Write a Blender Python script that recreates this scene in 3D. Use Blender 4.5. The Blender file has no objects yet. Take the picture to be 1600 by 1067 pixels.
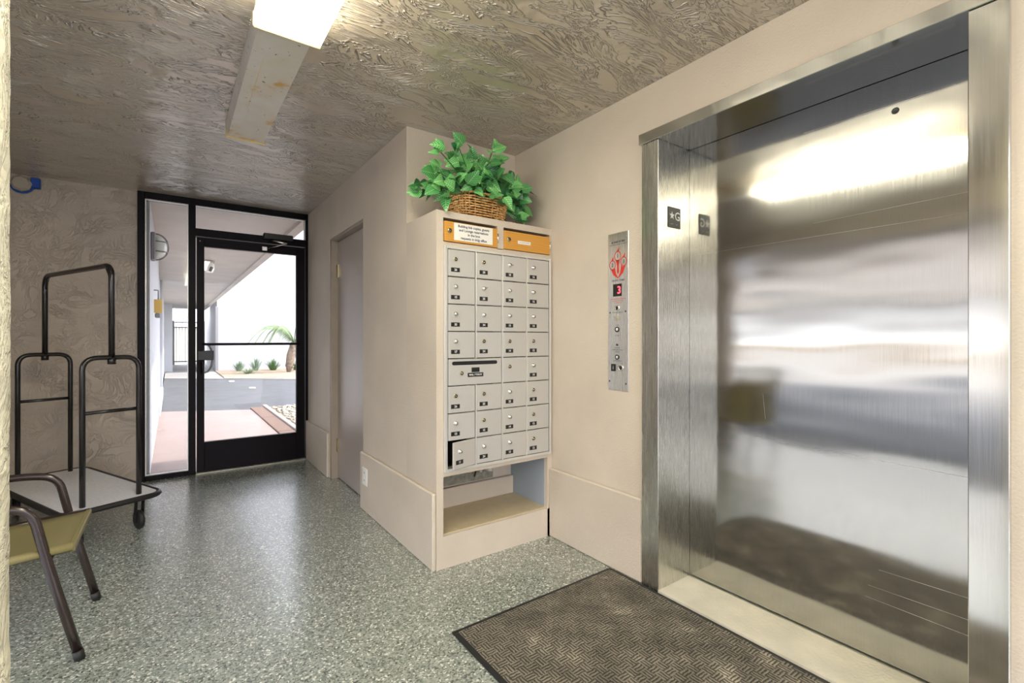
import bpy, bmesh, math, random
from mathutils import Vector, Matrix, noise

random.seed(7)
C = bpy.context.scene.collection
sc = bpy.context.scene
PI = math.pi

# ------------------------------------------------------------------ camera, sky, sun, exposure
cam_data = bpy.data.cameras.new('camera')
cam_data.sensor_width = 36.0
cam_data.lens = 741.0 / 1600 * 36
cam_data.shift_y = -5.0 / 1600
cam_data.clip_start = 0.02
cam_data.clip_end = 300
cam = bpy.data.objects.new('camera', cam_data)
C.objects.link(cam)
cam.location = (0, 0, 1.2)
cam.rotation_euler = (PI / 2, 0, math.radians(-35.73))
sc.camera = cam

world = bpy.data.worlds.new('sky')
sc.world = world
world.use_nodes = True
wn = world.node_tree.nodes
wn.clear()
wo = wn.new('ShaderNodeOutputWorld')
bg = wn.new('ShaderNodeBackground')
bg.inputs['Color'].default_value = (0.87, 0.90, 1.0, 1)
bg.inputs['Strength'].default_value = 2.5
world.node_tree.links.new(bg.outputs[0], wo.inputs[0])

sun_d = bpy.data.lights.new('sun', 'SUN')
sun_d.energy = 1.9
sun_d.angle = math.radians(2.0)
sun_d.color = (1.0, 0.95, 0.88)
sun = bpy.data.objects.new('sun', sun_d)
C.objects.link(sun)
sun.rotation_euler = Vector((0.90, -0.14, 1.0)).to_track_quat('Z', 'Y').to_euler()

vs = sc.view_settings
vs.view_transform = 'Standard'
vs.look = 'None'
vs.gamma = 1.0
vs.use_curve_mapping = False
vs.exposure = 1.58
LENS_POWER = 9.0          # the fluorescent diffusers

# ------------------------------------------------------------------ materials
class NT:
    def __init__(s, name):
        s.m = bpy.data.materials.new(name)
        s.m.use_nodes = True
        s.t = s.m.node_tree
        s.b = s.t.nodes['Principled BSDF']
    def n(s, kind, **kw):
        nd = s.t.nodes.new('ShaderNode' + kind)
        for k, v in kw.items():
            if k in nd.inputs:
                nd.inputs[k].default_value = v
            else:
                setattr(nd, k, v)
        return nd
    def l(s, a, b):
        s.t.links.new(a, b)
    def mapped(s, scale=(1, 1, 1), rot=(0, 0, 0)):
        tc = s.n('TexCoord')
        mp = s.n('Mapping')
        mp.inputs['Scale'].default_value = scale
        mp.inputs['Rotation'].default_value = rot
        s.l(tc.outputs['Object'], mp.inputs[0])
        return mp.outputs[0]
    def ramp(s, src, stops, interp='LINEAR'):
        r = s.n('ValToRGB')
        r.color_ramp.interpolation = interp
        el = r.color_ramp.elements
        while len(el) < len(stops):
            el.new(0.5)
        for e, (p, c) in zip(el, stops):
            e.position = p
            if not isinstance(c, tuple):
                c = (c, c, c)
            e.color = (c[0], c[1], c[2], 1)
        s.l(src, r.inputs[0])
        return r.outputs[0]
    def bump(s, h, strength, dist, nrm=None):
        b = s.n('Bump')
        b.inputs['Strength'].default_value = strength
        b.inputs['Distance'].default_value = dist
        s.l(h, b.inputs['Height'])
        if nrm is not None:
            s.l(nrm, b.inputs['Normal'])
        return b.outputs[0]
    def math(s, op, a, b):
        m = s.n('Math')
        m.operation = op
        for i, v in enumerate((a, b)):
            if isinstance(v, (int, float)):
                m.inputs[i].default_value = v
            else:
                s.l(v, m.inputs[i])
        return m.outputs[0]

def simple(name, col, rough=0.5, metal=0.0, spec=0.5, emit=None, es=0, var=0.0, vscale=20, bump=0.0, bscale=200):
    k = NT(name)
    k.b.inputs['Base Color'].default_value = (*col, 1)
    k.b.inputs['Roughness'].default_value = rough
    k.b.inputs['Metallic'].default_value = metal
    k.b.inputs['Specular IOR Level'].default_value = spec
    if emit:
        k.b.inputs['Emission Color'].default_value = (*emit, 1)
        k.b.inputs['Emission Strength'].default_value = es
    if var:
        nz = k.n('TexNoise', Scale=vscale, Detail=5.0)
        k.l(k.mapped(), nz.inputs['Vector'])
        lo = tuple(c * (1 - var) for c in col)
        hi = tuple(min(1, c * (1 + var)) for c in col)
        k.l(k.ramp(nz.outputs[0], [(0.3, lo), (0.7, hi)]), k.b.inputs['Base Color'])
    if bump:
        nz = k.n('TexNoise', Scale=bscale, Detail=3.0)
        k.l(k.mapped(), nz.inputs['Vector'])
        k.l(k.bump(nz.outputs[0], 1.0, bump), k.b.inputs['Normal'])
    return k.m

def plaster(name, col, fine, coarse, rough, spec=0.4, cscale=6.0, stretch=(1, 1, 1), fscale=120):
    """painted stucco: fine grit plus skip-trowel ridges"""
    k = NT(name)
    v = k.mapped(stretch)
    nz = k.n('TexNoise', Scale=2.2, Detail=5.0)
    k.l(v, nz.inputs['Vector'])
    lo = tuple(c * 0.92 for c in col)
    hi = tuple(c * 1.06 for c in col)
    k.l(k.ramp(nz.outputs[0], [(0.3, lo), (0.7, hi)]), k.b.inputs['Base Color'])
    k.b.inputs['Roughness'].default_value = rough
    k.b.inputs['Specular IOR Level'].default_value = spec
    n1 = k.n('TexNoise', Scale=fscale, Detail=4.0)
    k.l(k.mapped(), n1.inputs['Vector'])
    nrm = k.bump(n1.outputs[0], 1.0, fine)
    if coarse:
        n2 = k.n('TexNoise', Scale=cscale, Detail=6.0, Roughness=0.62, Distortion=1.1)
        k.l(v, n2.inputs['Vector'])
        st = k.ramp(n2.outputs[0], [(0.0, 0.0), (0.425, 0.0), (0.443, 0.9), (0.462, 0.15), (0.497, 0.18), (0.512, 1.0), (0.530, 0.3), (0.565, 0.32), (0.580, 1.0), (0.60, 0.42)])
        n3 = k.n('TexNoise', Scale=cscale * 0.8, Detail=3.0)
        k.l(k.mapped((1.3, 1.3, 1.3), (0.3, 0.2, 0.7)), n3.inputs['Vector'])
        h = k.math('MULTIPLY', st, k.ramp(n3.outputs[0], [(0.38, 0.25), (0.55, 1.0)]))
        nrm = k.bump(h, 1.0, coarse, nrm)
    k.l(nrm, k.b.inputs['Normal'])
    if name == 'taupe_skip_trowel':
        k.b.inputs['IOR'].default_value = 1.8
        k.b.inputs['Coat Weight'].default_value = 1.0
        k.b.inputs['Coat Roughness'].default_value = 0.32
        k.l(nrm, k.b.inputs['Coat Normal'])
        n2.inputs['Detail'].default_value = 4.0
    return k.m

M = {}
M['wall'] = plaster('wall_paint', (0.63, 0.55, 0.455), 0.0022, 0, 0.55)
M['base'] = plaster('baseboard_paint', (0.63, 0.55, 0.455), 0.0026, 0.001, 0.5, cscale=5)
M['wall_back'] = plaster('taupe_stucco', (0.60, 0.52, 0.44), 0.0015, 0.0042, 0.45, cscale=5)
M['ceiling'] = plaster('taupe_skip_trowel', (0.53, 0.45, 0.345), 0.0006, 0.026, 0.27, spec=0.9, cscale=4.2, stretch=(0.6, 1.7, 1))
M['pier'] = plaster('cream_rough_paint', (0.74, 0.71, 0.58), 0.003, 0.004, 0.6, cscale=9)
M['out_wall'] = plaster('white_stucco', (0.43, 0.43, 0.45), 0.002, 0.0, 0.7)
M['soffit'] = plaster('cream_soffit', (0.50, 0.45, 0.40), 0.001, 0.0, 0.7)

def floor_mat():
    k = NT('speckled_epoxy')
    v = k.mapped()
    vo = k.n('TexVoronoi', Scale=150.0)
    k.l(v, vo.inputs['Vector'])
    sep = k.n('SeparateColor')
    k.l(vo.outputs['Color'], sep.inputs[0])
    base = k.ramp(sep.outputs[0], [(0.0, (0.085, 0.10, 0.085)), (0.12, (0.20, 0.235, 0.20)), (0.40, (0.30, 0.335, 0.29)), (0.70, (0.38, 0.415, 0.36)), (0.92, (0.74, 0.74, 0.66))], 'CONSTANT')
    n0 = k.n('TexNoise', Scale=1.6, Detail=4.0)
    k.l(v, n0.inputs['Vector'])
    mx = k.n('Mix', data_type='RGBA', blend_type='MULTIPLY')
    mx.inputs[0].default_value = 1.0
    k.l(base, mx.inputs[6])
    k.l(k.ramp(n0.outputs[0], [(0.3, 0.86), (0.7, 1.0)]), mx.inputs[7])
    k.l(mx.outputs[2], k.b.inputs['Base Color'])
    k.b.inputs['Roughness'].default_value = 0.25
    k.b.inputs['Specular IOR Level'].default_value = 0.6
    k.b.inputs['IOR'].default_value = 1.75
    k.b.inputs['Coat Weight'].default_value = 1.0
    k.b.inputs['Coat Roughness'].default_value = 0.22
    n1 = k.n('TexNoise', Scale=85.0, Detail=2.0)
    k.l(v, n1.inputs['Vector'])
    k.l(k.bump(n1.outputs[0], 1.0, 0.0045), k.b.inputs['Normal'])
    return k.m
M['floor'] = floor_mat()

def steel(name, col, rough, wave=0.0):
    k = NT(name)
    k.b.inputs['Metallic'].default_value = 1.0
    n1 = k.n('TexNoise', Scale=1.0, Detail=3.0)
    k.l(k.mapped((400, 400, 6)), n1.inputs['Vector'])
    lo = tuple(c * 0.93 for c in col)
    k.l(k.ramp(n1.outputs[0], [(0.3, lo), (0.7, col)]), k.b.inputs['Base Color'])
    k.l(k.ramp(n1.outputs[0], [(0.3, rough * 0.85), (0.7, rough * 1.15)]), k.b.inputs['Roughness'])
    if wave:
        n2 = k.n('TexNoise', Scale=1.0, Detail=2.0)
        k.l(k.mapped((1.2, 0.75, 3.0)), n2.inputs['Vector'])
        k.l(k.bump(n2.outputs[0], 1.0, wave), k.b.inputs['Normal'])
    return k.m
M['steel_door'] = steel('brushed_steel_door', (0.51, 0.505, 0.475), 0.10, 0.0065)
M['steel'] = steel('brushed_steel', (0.62, 0.61, 0.57), 0.12, 0.0015)
M['steel_jamb'] = steel('brushed_steel_jamb', (0.70, 0.69, 0.65), 0.26, 0.003)
M['steel_panel'] = steel('steel_panel', (0.78, 0.78, 0.78), 0.28)
M['chrome'] = simple('chrome', (0.75, 0.73, 0.70), 0.2, 1.0)
M['brass'] = simple('worn_brass', (0.55, 0.48, 0.30), 0.3, 1.0)
M['bronze'] = simple('dark_bronze_metal', (0.005, 0.003, 0.005), 0.4, 0.0, 0.12)
M['threshold'] = simple('threshold_metal', (0.45, 0.45, 0.38), 0.4, 0.8, var=0.2)
M['black'] = simple('black_plastic', (0.008, 0.008, 0.009), 0.35)
M['cavity'] = simple('dark_cavity', (0.015, 0.013, 0.012), 0.8)
M['alu'] = simple('aluminium_mailbox', (0.56, 0.545, 0.52), 0.38, 0.25, var=0.03, vscale=4)
M['alu_edge'] = simple('aluminium_edge', (0.72, 0.71, 0.68), 0.3, 0.5)
M['white'] = simple('white_plastic', (0.85, 0.84, 0.80), 0.35)
M['paper'] = simple('paper', (0.88, 0.86, 0.80), 0.7)
M['ink'] = simple('dark_ink', (0.02, 0.03, 0.08), 0.6)
M['ink_red'] = simple('red_enamel', (0.62, 0.035, 0.02), 0.4)
M['print_white'] = simple('white_print', (0.85, 0.85, 0.80), 0.5)
M['tape'] = simple('blue_tape', (0.01, 0.08, 0.45), 0.5)
M['beige'] = simple('beige_plastic', (0.45, 0.40, 0.33), 0.45)
M['service'] = simple('painted_steel_door', (0.42, 0.36, 0.32), 0.36, 0.0, 0.6, var=0.04, vscale=3)
M['jamb'] = simple('painted_jamb', (0.36, 0.30, 0.24), 0.5, var=0.06, vscale=8)
M['sill'] = simple('painted_concrete', (0.62, 0.58, 0.46), 0.6, var=0.12, vscale=6, bump=0.002, bscale=90)
M['niche_floor'] = simple('tan_shelf_paint', (0.52, 0.43, 0.28), 0.5, var=0.05)
M['cmu'] = simple('grey_block', (0.30, 0.29, 0.24), 0.9, var=0.25, vscale=40, bump=0.01, bscale=60)
M['cart_metal'] = simple('black_enamel_tube', (0.012, 0.010, 0.010), 0.22, 0.0, 0.7)
M['cart_deck'] = simple('grey_deck_carpet', (0.84, 0.84, 0.86), 0.5, var=0.08, vscale=60, bump=0.001)
M['rubber'] = simple('black_rubber', (0.012, 0.012, 0.012), 0.5)
M['chair_metal'] = simple('brown_aluminium', (0.032, 0.019, 0.017), 0.2, 0.2, 0.8)
M['sling'] = None
M['lens'] = simple('acrylic_diffuser', (0.8, 0.8, 0.75), 0.4, emit=(1.0, 0.94, 0.76), es=LENS_POWER)
M['lens_rim'] = simple('yellowed_acrylic', (0.78, 0.62, 0.28), 0.3)
M['rust_white'] = None
M['asphalt'] = simple('asphalt', (0.075, 0.075, 0.081), 0.9, var=0.15, vscale=3)
M['pink'] = simple('pink_concrete', (0.27, 0.20, 0.182), 0.8, var=0.06, vscale=4)
M['brick_red'] = simple('terracotta_concrete', (0.16, 0.095, 0.07), 0.8, var=0.08)
M['curb'] = simple('pale_curb', (0.42, 0.38, 0.35), 0.8)
M['ground'] = simple('pale_ground', (0.28, 0.265, 0.25), 0.9, var=0.06, vscale=1)
M['mulch'] = simple('mulch', (0.26, 0.20, 0.14), 0.9, var=0.3, vscale=8)
M['gravel'] = simple('river_gravel', (0.26, 0.23, 0.18), 0.8)
M['grass'] = simple('grass_blade', (0.07, 0.16, 0.045), 0.6, var=0.3, vscale=6)
M['palm'] = simple('palm_leaf', (0.15, 0.21, 0.09), 0.55, var=0.2, vscale=6)
M['trunk'] = simple('palm_trunk', (0.20, 0.15, 0.11), 0.9, var=0.4, vscale=14, bump=0.02, bscale=30)
M['yellow'] = simple('yellow_sign', (0.85, 0.55, 0.12), 0.5)
M['frost'] = simple('frosted_glass', (0.85, 0.84, 0.78), 0.3)
M['lampgrey'] = simple('grey_cast_metal', (0.22, 0.21, 0.22), 0.5)
M['stem'] = simple('plastic_stem', (0.05, 0.12, 0.03), 0.5)

k = NT('sling_fabric')
w = k.n('TexWave', Scale=160.0, Distortion=0.2)
k.l(k.mapped((1, 1, 0.2)), w.inputs['Vector'])
k.l(k.ramp(w.outputs[0], [(0.2, (0.17, 0.145, 0.055)), (0.8, (0.33, 0.285, 0.13))]), k.b.inputs['Base Color'])
k.b.inputs['Roughness'].default_value = 0.6
M['sling'] = k.m

k = NT('rusted_white_enamel')
n1 = k.n('TexNoise', Scale=3.2, Detail=5.0, Roughness=0.6)
k.l(k.mapped(), n1.inputs['Vector'])
n2 = k.n('TexNoise', Scale=42.0, Detail=2.0)
k.l(k.mapped(), n2.inputs['Vector'])
a = k.ramp(n1.outputs[0], [(0.40, (0.74, 0.71, 0.66)), (0.56, (0.70, 0.64, 0.54)), (0.62, (0.66, 0.40, 0.10))])
b_ = k.ramp(n2.outputs[0], [(0.27, (0.25, 0.18, 0.12)), (0.31, (1, 1, 1))])
mx = k.n('Mix', data_type='RGBA', blend_type='MULTIPLY')
mx.inputs[0].default_value = 1.0
k.l(a, mx.inputs[6]); k.l(b_, mx.inputs[7])
k.l(mx.outputs[2], k.b.inputs['Base Color'])
k.b.inputs['Roughness'].default_value = 0.4
M['rust_white'] = k.m

k = NT('oak_varnish')
w = k.n('TexWave', Scale=3.0, Distortion=6.0, Detail=3.0, bands_direction='Z')
k.l(k.mapped((0.6, 1, 9)), w.inputs['Vector'])
k.l(k.ramp(w.outputs[0], [(0.1, (0.62, 0.29, 0.045)), (0.9, (0.68, 0.34, 0.06))]), k.b.inputs['Base Color'])
k.b.inputs['Roughness'].default_value = 0.4
M['oak'] = k.m

k = NT('wicker')
n1 = k.n('TexNoise', Scale=60.0, Detail=2.0)
k.l(k.mapped(), n1.inputs['Vector'])
k.l(k.ramp(n1.outputs[0], [(0.35, (0.42, 0.19, 0.05)), (0.65, (0.80, 0.52, 0.22))]), k.b.inputs['Base Color'])
k.b.inputs['Roughness'].default_value = 0.45
M['wicker'] = k.m

def leaf_mat(name, dark, light):
    k = NT(name)
    tc = k.n('TexCoord')
    # leaf meshes lie in their own xy plane: x along the leaf, y across it
    sx = k.n('SeparateXYZ')
    k.l(tc.outputs['Object'], sx.inputs[0])
    ay = k.math('ABSOLUTE', sx.outputs[1], 0.0)
    side = k.math('SUBTRACT', sx.outputs[0], ay)
    wv = k.math('SINE', k.math('MULTIPLY', side, 560.0), 0.0)
    veins = k.ramp(wv, [(0.35, 0.0), (0.95, 0.9)])
    mid = k.ramp(k.math('MULTIPLY', ay, 100.0), [(0.05, 1.0), (0.22, 0.0)])
    f = k.math('MAXIMUM', veins, mid)
    mx = k.n('Mix', data_type='RGBA')
    k.l(f, mx.inputs[0])
    mx.inputs[6].default_value = (*dark, 1)
    mx.inputs[7].default_value = (*light, 1)
    k.l(mx.outputs[2], k.b.inputs['Base Color'])
    k.b.inputs['Roughness'].default_value = 0.35
    k.b.inputs['Subsurface Weight'].default_value = 0.0
    return k.m
M['leaf_a'] = leaf_mat('leaf_bright', (0.07, 0.43, 0.11), (0.50, 0.78, 0.32))
M['leaf_b'] = leaf_mat('leaf_mid', (0.02, 0.22, 0.05), (0.28, 0.55, 0.22))
M['leaf_c'] = leaf_mat('leaf_dark', (0.01, 0.10, 0.03), (0.09, 0.30, 0.11))

k = NT('pane_glass')
k.t.nodes.remove(k.b)
tr = k.n('BsdfTransparent'); gl = k.n('BsdfGlossy'); gl.inputs['Roughness'].default_value = 0.02
tr.inputs['Color'].default_value = (0.97, 0.98, 0.98, 1)
fr = k.n('Fresnel', IOR=1.45)
ms = k.n('MixShader')
k.l(fr.outputs[0], ms.inputs[0]); k.l(tr.outputs[0], ms.inputs[1]); k.l(gl.outputs[0], ms.inputs[2])
k.l(ms.outputs[0], k.t.nodes['Material Output'].inputs[0])
M['glass'] = k.m

k = NT('basket_weave_mat')
v = k.mapped((1, 1, 1), (0, 0, 0.0))
ch = k.n('TexChecker', Scale=26.0)
k.l(v, ch.inputs['Vector'])
wx = k.n('TexWave', Scale=25.0, Distortion=2.4, bands_direction='X'); wx.inputs['Detail Scale'].default_value = 3
wy = k.n('TexWave', Scale=25.0, Distortion=2.4, bands_direction='Y'); wy.inputs['Detail Scale'].default_value = 3
k.l(v, wx.inputs['Vector']); k.l(v, wy.inputs['Vector'])
mx = k.n('Mix', data_type='FLOAT')
k.l(ch.outputs['Fac'], mx.inputs[0]); k.l(wx.outputs['Fac'], mx.inputs[2]); k.l(wy.outputs['Fac'], mx.inputs[3])
nz = k.n('TexNoise', Scale=7.0, Detail=4.0)
k.l(v, nz.inputs['Vector'])
c1 = k.ramp(mx.outputs[0], [(0.15, (0.055, 0.048, 0.035)), (0.75, (0.27, 0.24, 0.18))])
c2 = k.ramp(nz.outputs[0], [(0.35, 0.55), (0.58, 1.0), (0.70, 1.7)])
mm = k.n('Mix', data_type='RGBA', blend_type='MULTIPLY'); mm.inputs[0].default_value = 1.0
k.l(c1, mm.inputs[6]); k.l(c2, mm.inputs[7])
k.l(mm.outputs[2], k.b.inputs['Base Color'])
k.b.inputs['Roughness'].default_value = 0.85
k.l(k.bump(mx.outputs[0], 1.0, 0.004), k.b.inputs['Normal'])
M['mat'] = k.m

# ------------------------------------------------------------------ mesh helpers
WL = {}
def bmn():
    return bmesh.new()
def box(bm, x0, x1, y0, y1, z0, z1, bev=0.0, mi=0, seg=1):
    t = bmesh.new()
    bmesh.ops.create_cube(t, size=1.0)
    for v in t.verts:
        v.co = Vector((x0 + (v.co.x + 0.5) * (x1 - x0), y0 + (v.co.y + 0.5) * (y1 - y0), z0 + (v.co.z + 0.5) * (z1 - z0)))
    if bev:
        bmesh.ops.bevel(t, geom=t.edges[:], offset=bev, segments=seg, affect='EDGES', profile=0.5)
    merge(bm, t, mi)
def merge(bm, t, mi=0, smooth=None):
    mp = {}
    for v in t.verts:
        mp[v] = bm.verts.new(v.co)
    for f in t.faces:
        try:
            nf = bm.faces.new([mp[v] for v in f.verts])
            nf.material_index = mi
            nf.smooth = f.smooth if smooth is None else smooth
        except ValueError:
            pass
    t.free()
def tube(bm, pts, r, n=10, mi=0, closed=False, flat=1.0, up=Vector((0, 0, 1)), caps=True):
    """sweep a circle (or an ellipse when flat != 1) along pts"""
    pts = [Vector(p) for p in pts]
    rs = r if isinstance(r, (list, tuple)) else [r] * len(pts)
    rings = []
    N = len(pts)
    tprev = None
    u = None
    for i, p in enumerate(pts):
        if closed:
            t = (pts[(i + 1) % N] - pts[i - 1]).normalized()
        else:
            t = (pts[min(i + 1, N - 1)] - pts[max(i - 1, 0)]).normalized()
        if u is None:
            a = up if abs(t.dot(up)) < 0.95 else Vector((1, 0, 0))
            u = (a - t * a.dot(t)).normalized()
        else:
            u = (u - t * u.dot(t)).normalized()
        w = t.cross(u)
        rings.append([bm.verts.new(p + (u * math.cos(2 * PI * j / n) + w * flat * math.sin(2 * PI * j / n)) * rs[i]) for j in range(n)])
    for i in range(N if closed else N - 1):
        a, b = rings[i], rings[(i + 1) % N]
        for j in range(n):
            f = bm.faces.new((a[j], a[(j + 1) % n], b[(j + 1) % n], b[j]))
            f.smooth = True
            f.material_index = mi
    if caps and not closed:
        for rg in (list(reversed(rings[0])), rings[-1]):
            f = bm.faces.new(rg)
            f.material_index = mi
def fillet(pts, rad, seg=6):
    pts = [Vector(p) for p in pts]
    out = [pts[0]]
    for i in range(1, len(pts) - 1):
        a, b, c = pts[i - 1], pts[i], pts[i + 1]
        r = min(rad, (a - b).length * 0.48, (c - b).length * 0.48)
        s, e = b + (a - b).normalized() * r, b + (c - b).normalized() * r
        for q in range(seg + 1):
            t = q / seg
            out.append(s * (1 - t) ** 2 + b * 2 * t * (1 - t) + e * t * t)
    out.append(pts[-1])
    return out
def lathe(bm, prof, origin, axis, n=16, mi=0, smooth=True):
    """prof: list of (radius, height) along axis from origin"""
    axis = Vector(axis).normalized()
    a = Vector((0, 0, 1)) if abs(axis.z) < 0.9 else Vector((1, 0, 0))
    u = (a - axis * a.dot(axis)).normalized()
    w = axis.cross(u)
    o = Vector(origin)
    rings = []
    for r, h in prof:
        if r < 1e-6:
            rings.append([bm.verts.new(o + axis * h)])
        else:
            rings.append([bm.verts.new(o + axis * h + (u * math.cos(2 * PI * j / n) + w * math.sin(2 * PI * j / n)) * r) for j in range(n)])
    for a_, b_ in zip(rings, rings[1:]):
        for j in range(n):
            j2 = (j + 1) % n
            if len(a_) == 1 and len(b_) == 1:
                continue
            if len(a_) == 1:
                f = bm.faces.new((a_[0], b_[j], b_[j2]))
            elif len(b_) == 1:
                f = bm.faces.new((a_[j], b_[0], a_[j2]))
            else:
                f = bm.faces.new((a_[j], b_[j], b_[j2], a_[j2]))
            f.smooth = smooth
            f.material_index = mi
def prism(bm, poly, z0, z1, mi=0):
    lo = [bm.verts.new((x, y, z0)) for x, y in poly]
    hi = [bm.verts.new((x, y, z1)) for x, y in poly]
    fs = [bm.faces.new(hi), bm.faces.new(list(reversed(lo)))]
    n = len(poly)
    for i in range(n):
        fs.append(bm.faces.new((lo[i], lo[(i + 1) % n], hi[(i + 1) % n], hi[i])))
    for f in fs:
        f.material_index = mi
def build(name, bm, mats, parent=None, origin=None, fix=True):
    """link bm (world coordinates) as one mesh object, origin at `origin` (default: the base centre)"""
    if fix:
        bmesh.ops.recalc_face_normals(bm, faces=bm.faces[:])
    if origin is None:
        xs = [v.co.x for v in bm.verts]; ys = [v.co.y for v in bm.verts]; zs = [v.co.z for v in bm.verts]
        origin = ((min(xs) + max(xs)) / 2, (min(ys) + max(ys)) / 2, min(zs))
    origin = Vector(origin)
    for v in bm.verts:
        v.co -= origin
    me = bpy.data.meshes.new(name)
    bm.to_mesh(me)
    bm.free()
    if not isinstance(mats, (list, tuple)):
        mats = [mats]
    for m in mats:
        me.materials.append(m)
    return place(name, me, origin, parent)
def place(name, me, loc, parent=None, rot=None):
    o = bpy.data.objects.new(name, me)
    C.objects.link(o)
    loc = Vector(loc)
    WL[o] = loc
    if parent is not None:
        o.parent = parent
        o.location = loc - WL[parent]
    else:
        o.location = loc
    if rot is not None:
        o.rotation_euler = rot
    return o
def tag(o, label, cat, group=None):
    o['label'] = label
    o['category'] = cat
    if group:
        o['group'] = group
    return o
def thing(name, loc, label, cat, group=None):
    o = bpy.data.objects.new(name, None)
    o.empty_display_size = 0.05
    C.objects.link(o)
    o.location = loc
    WL[o] = Vector(loc)
    return tag(o, label, cat, group)
def struct(name, bm, m, parent=None, origin=None):
    o = build(name, bm, m, parent, origin)
    if parent is None:
        o['kind'] = 'structure'
    return o
def sroot(name, loc):
    o = bpy.data.objects.new(name, None)
    C.objects.link(o)
    o.location = loc
    WL[o] = Vector(loc)
    o['kind'] = 'structure'
    return o
_tc = {}
def text_bm(s, size, align='CENTER', bold=0.0):
    key = (s, size, align, bold)
    if key not in _tc:
        cu = bpy.data.curves.new('t', 'FONT')
        cu.body = s
        cu.size = size
        cu.align_x = align
        cu.align_y = 'CENTER'
        cu.offset = bold
        cu.resolution_u = 2
        ob = bpy.data.objects.new('t', cu)
        C.objects.link(ob)
        dg = bpy.context.evaluated_depsgraph_get()
        me = ob.evaluated_get(dg).to_mesh()
        _tc[key] = ([v.co.copy() for v in me.vertices], [list(p.vertices) for p in me.polygons])
        ob.evaluated_get(dg).to_mesh_clear()
        bpy.data.objects.remove(ob)
        bpy.data.curves.remove(cu)
    return _tc[key]
def text(bm, s, size, pos, right, upv=(0, 0, 1), mi=0, align='CENTER', bold=0.0, sx=1.0):
    vs_, fs_ = text_bm(s, size, align, bold)
    r, u, p = Vector(right), Vector(upv), Vector(pos)
    nv = [bm.verts.new(p + r * v.x * sx + u * v.y) for v in vs_]
    for f in fs_:
        try:
            nf = bm.faces.new([nv[i] for i in f])
            nf.material_index = mi
        except ValueError:
            pass
def flatpoly(bm, pts2, pos, right, upv=(0, 0, 1), mi=0):
    r, u, p = Vector(right), Vector(upv), Vector(pos)
    f = bm.faces.new([bm.verts.new(p + r * a + u * b) for a, b in pts2])
    f.material_index = mi
def solid(name, boxes, mat, kind='structure', bev=0.0):
    bm = bmn()
    for b in boxes:
        box(bm, *b, bev=bev)
    return struct(name, bm, mat)

H = 2.431
XE = 1.888      # elevator wall
XS = 1.110      # side wall with the service door
YB = 5.05       # glazed back wall
YM = 2.21       # mailbox face

# ------------------------------------------------------------------ the shell
solid('floor', [(-1.45, 2.12, -2.4, 5.10, -0.12, 0.0)], M['floor'])
solid('ceiling', [(-1.45, 2.35, -2.4, 5.20, H, H + 0.35)], M['ceiling'])
# elevator wall, around the doorway Y 0.342..1.41, z 0..2.14
bm = bmn()
box(bm, XE, XE + 0.22, -2.4, 0.30, 0, H)
box(bm, XE, XE + 0.22, 1.45, YM + 0.44, 0, H)
box(bm, XE, XE + 0.22, 0.30, 1.45, 2.16, H)
struct('wall_right', bm, M['wall'])
solid('wall_shaft', [(2.16, 2.22, 0.1, 1.7, -0.1, H)], M['cavity'])
solid('baseboard_right', [(XE - 0.022, XE, 1.515, YM, 0, 0.412)], M['base'], bev=0.006)
# side wall: recess back wall, run with the service door
bm = bmn()
box(bm, XS, XE, 2.59, 2.67, 0, H)
box(bm, XS, XS + 0.15, 2.67, 3.357, 0, H)
box(bm, XS, XS + 0.15, 4.24, YB + 0.1, 0, H)
box(bm, XS, XS + 0.15, 3.357, 4.24, 2.05, H)
struct('wall_side', bm, M['wall'])
solid('baseboard_side', [(XS - 0.022, XS, YM, 3.357, 0, 0.40)], M['base'], bev=0.006)
solid('baseboard_side_far', [(XS - 0.022, XS, 4.24, YB - 0.03, 0, 0.385)], M['base'], bev=0.006)
solid('wall_service_room', [(1.22, 1.25, 3.30, 4.30, 0, 2.2)], M['cavity'])
# the masonry block that carries the mailboxes
bm = bmn()
box(bm, XS, 1.150, YM, 2.59, 0, 1.865)
box(bm, 1.150, XE, YM, 2.59, 1.829, 1.865)
box(bm, 1.489, 1.531, YM, 2.30, 1.70, 1.829)
box(bm, 1.871, XE, YM, 2.59, 0, 1.829)
box(bm, 1.150, 1.871, YM, 2.40, 1.684, 1.704)
box(bm, 1.150, 1.855, YM + 0.001, 2.40, 0.478, 0.500)
box(bm, 1.150, 1.871, YM, 2.59, 0, 0.168)
box(bm, 1.855, 1.871, YM, 2.59, 0, 0.500)
struct('wall_mailbox_block', bm, M['wall'])
bm = bmn(); box(bm, 1.150, 1.855, YM + 0.02, 2.589, 0.168, 0.174)
struct('trim_1', bm, M['niche_floor'])
bm = bmn(); box(bm, 1.150, 1.852, 2.56, 2.589, 0.174, 0.290, 0.002)
struct('trim_2', bm, M['wall'])
bm = bmn(); box(bm, 1.150, 1.70, 2.575, 2.5895, 0.300, 0.60)
struct('wall_niche_back', bm, M['cmu'])
bm = bmn(); box(bm, 1.150, 1.871, 2.42, 2.44, 0.5, 1.829); box(bm, 1.150, 1.871, 2.31, 2.42, 0.5, 0.51)
struct('wall_mailbox_cavity', bm, M['cavity'])

bm = bmn(); box(bm, 1.8525, 1.8552, YM + 0.03, 2.588, 0.174, 0.478)
struct('wall_niche_side', bm, simple('blue_grey_paint', (0.36, 0.42, 0.49), 0.5))

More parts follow.
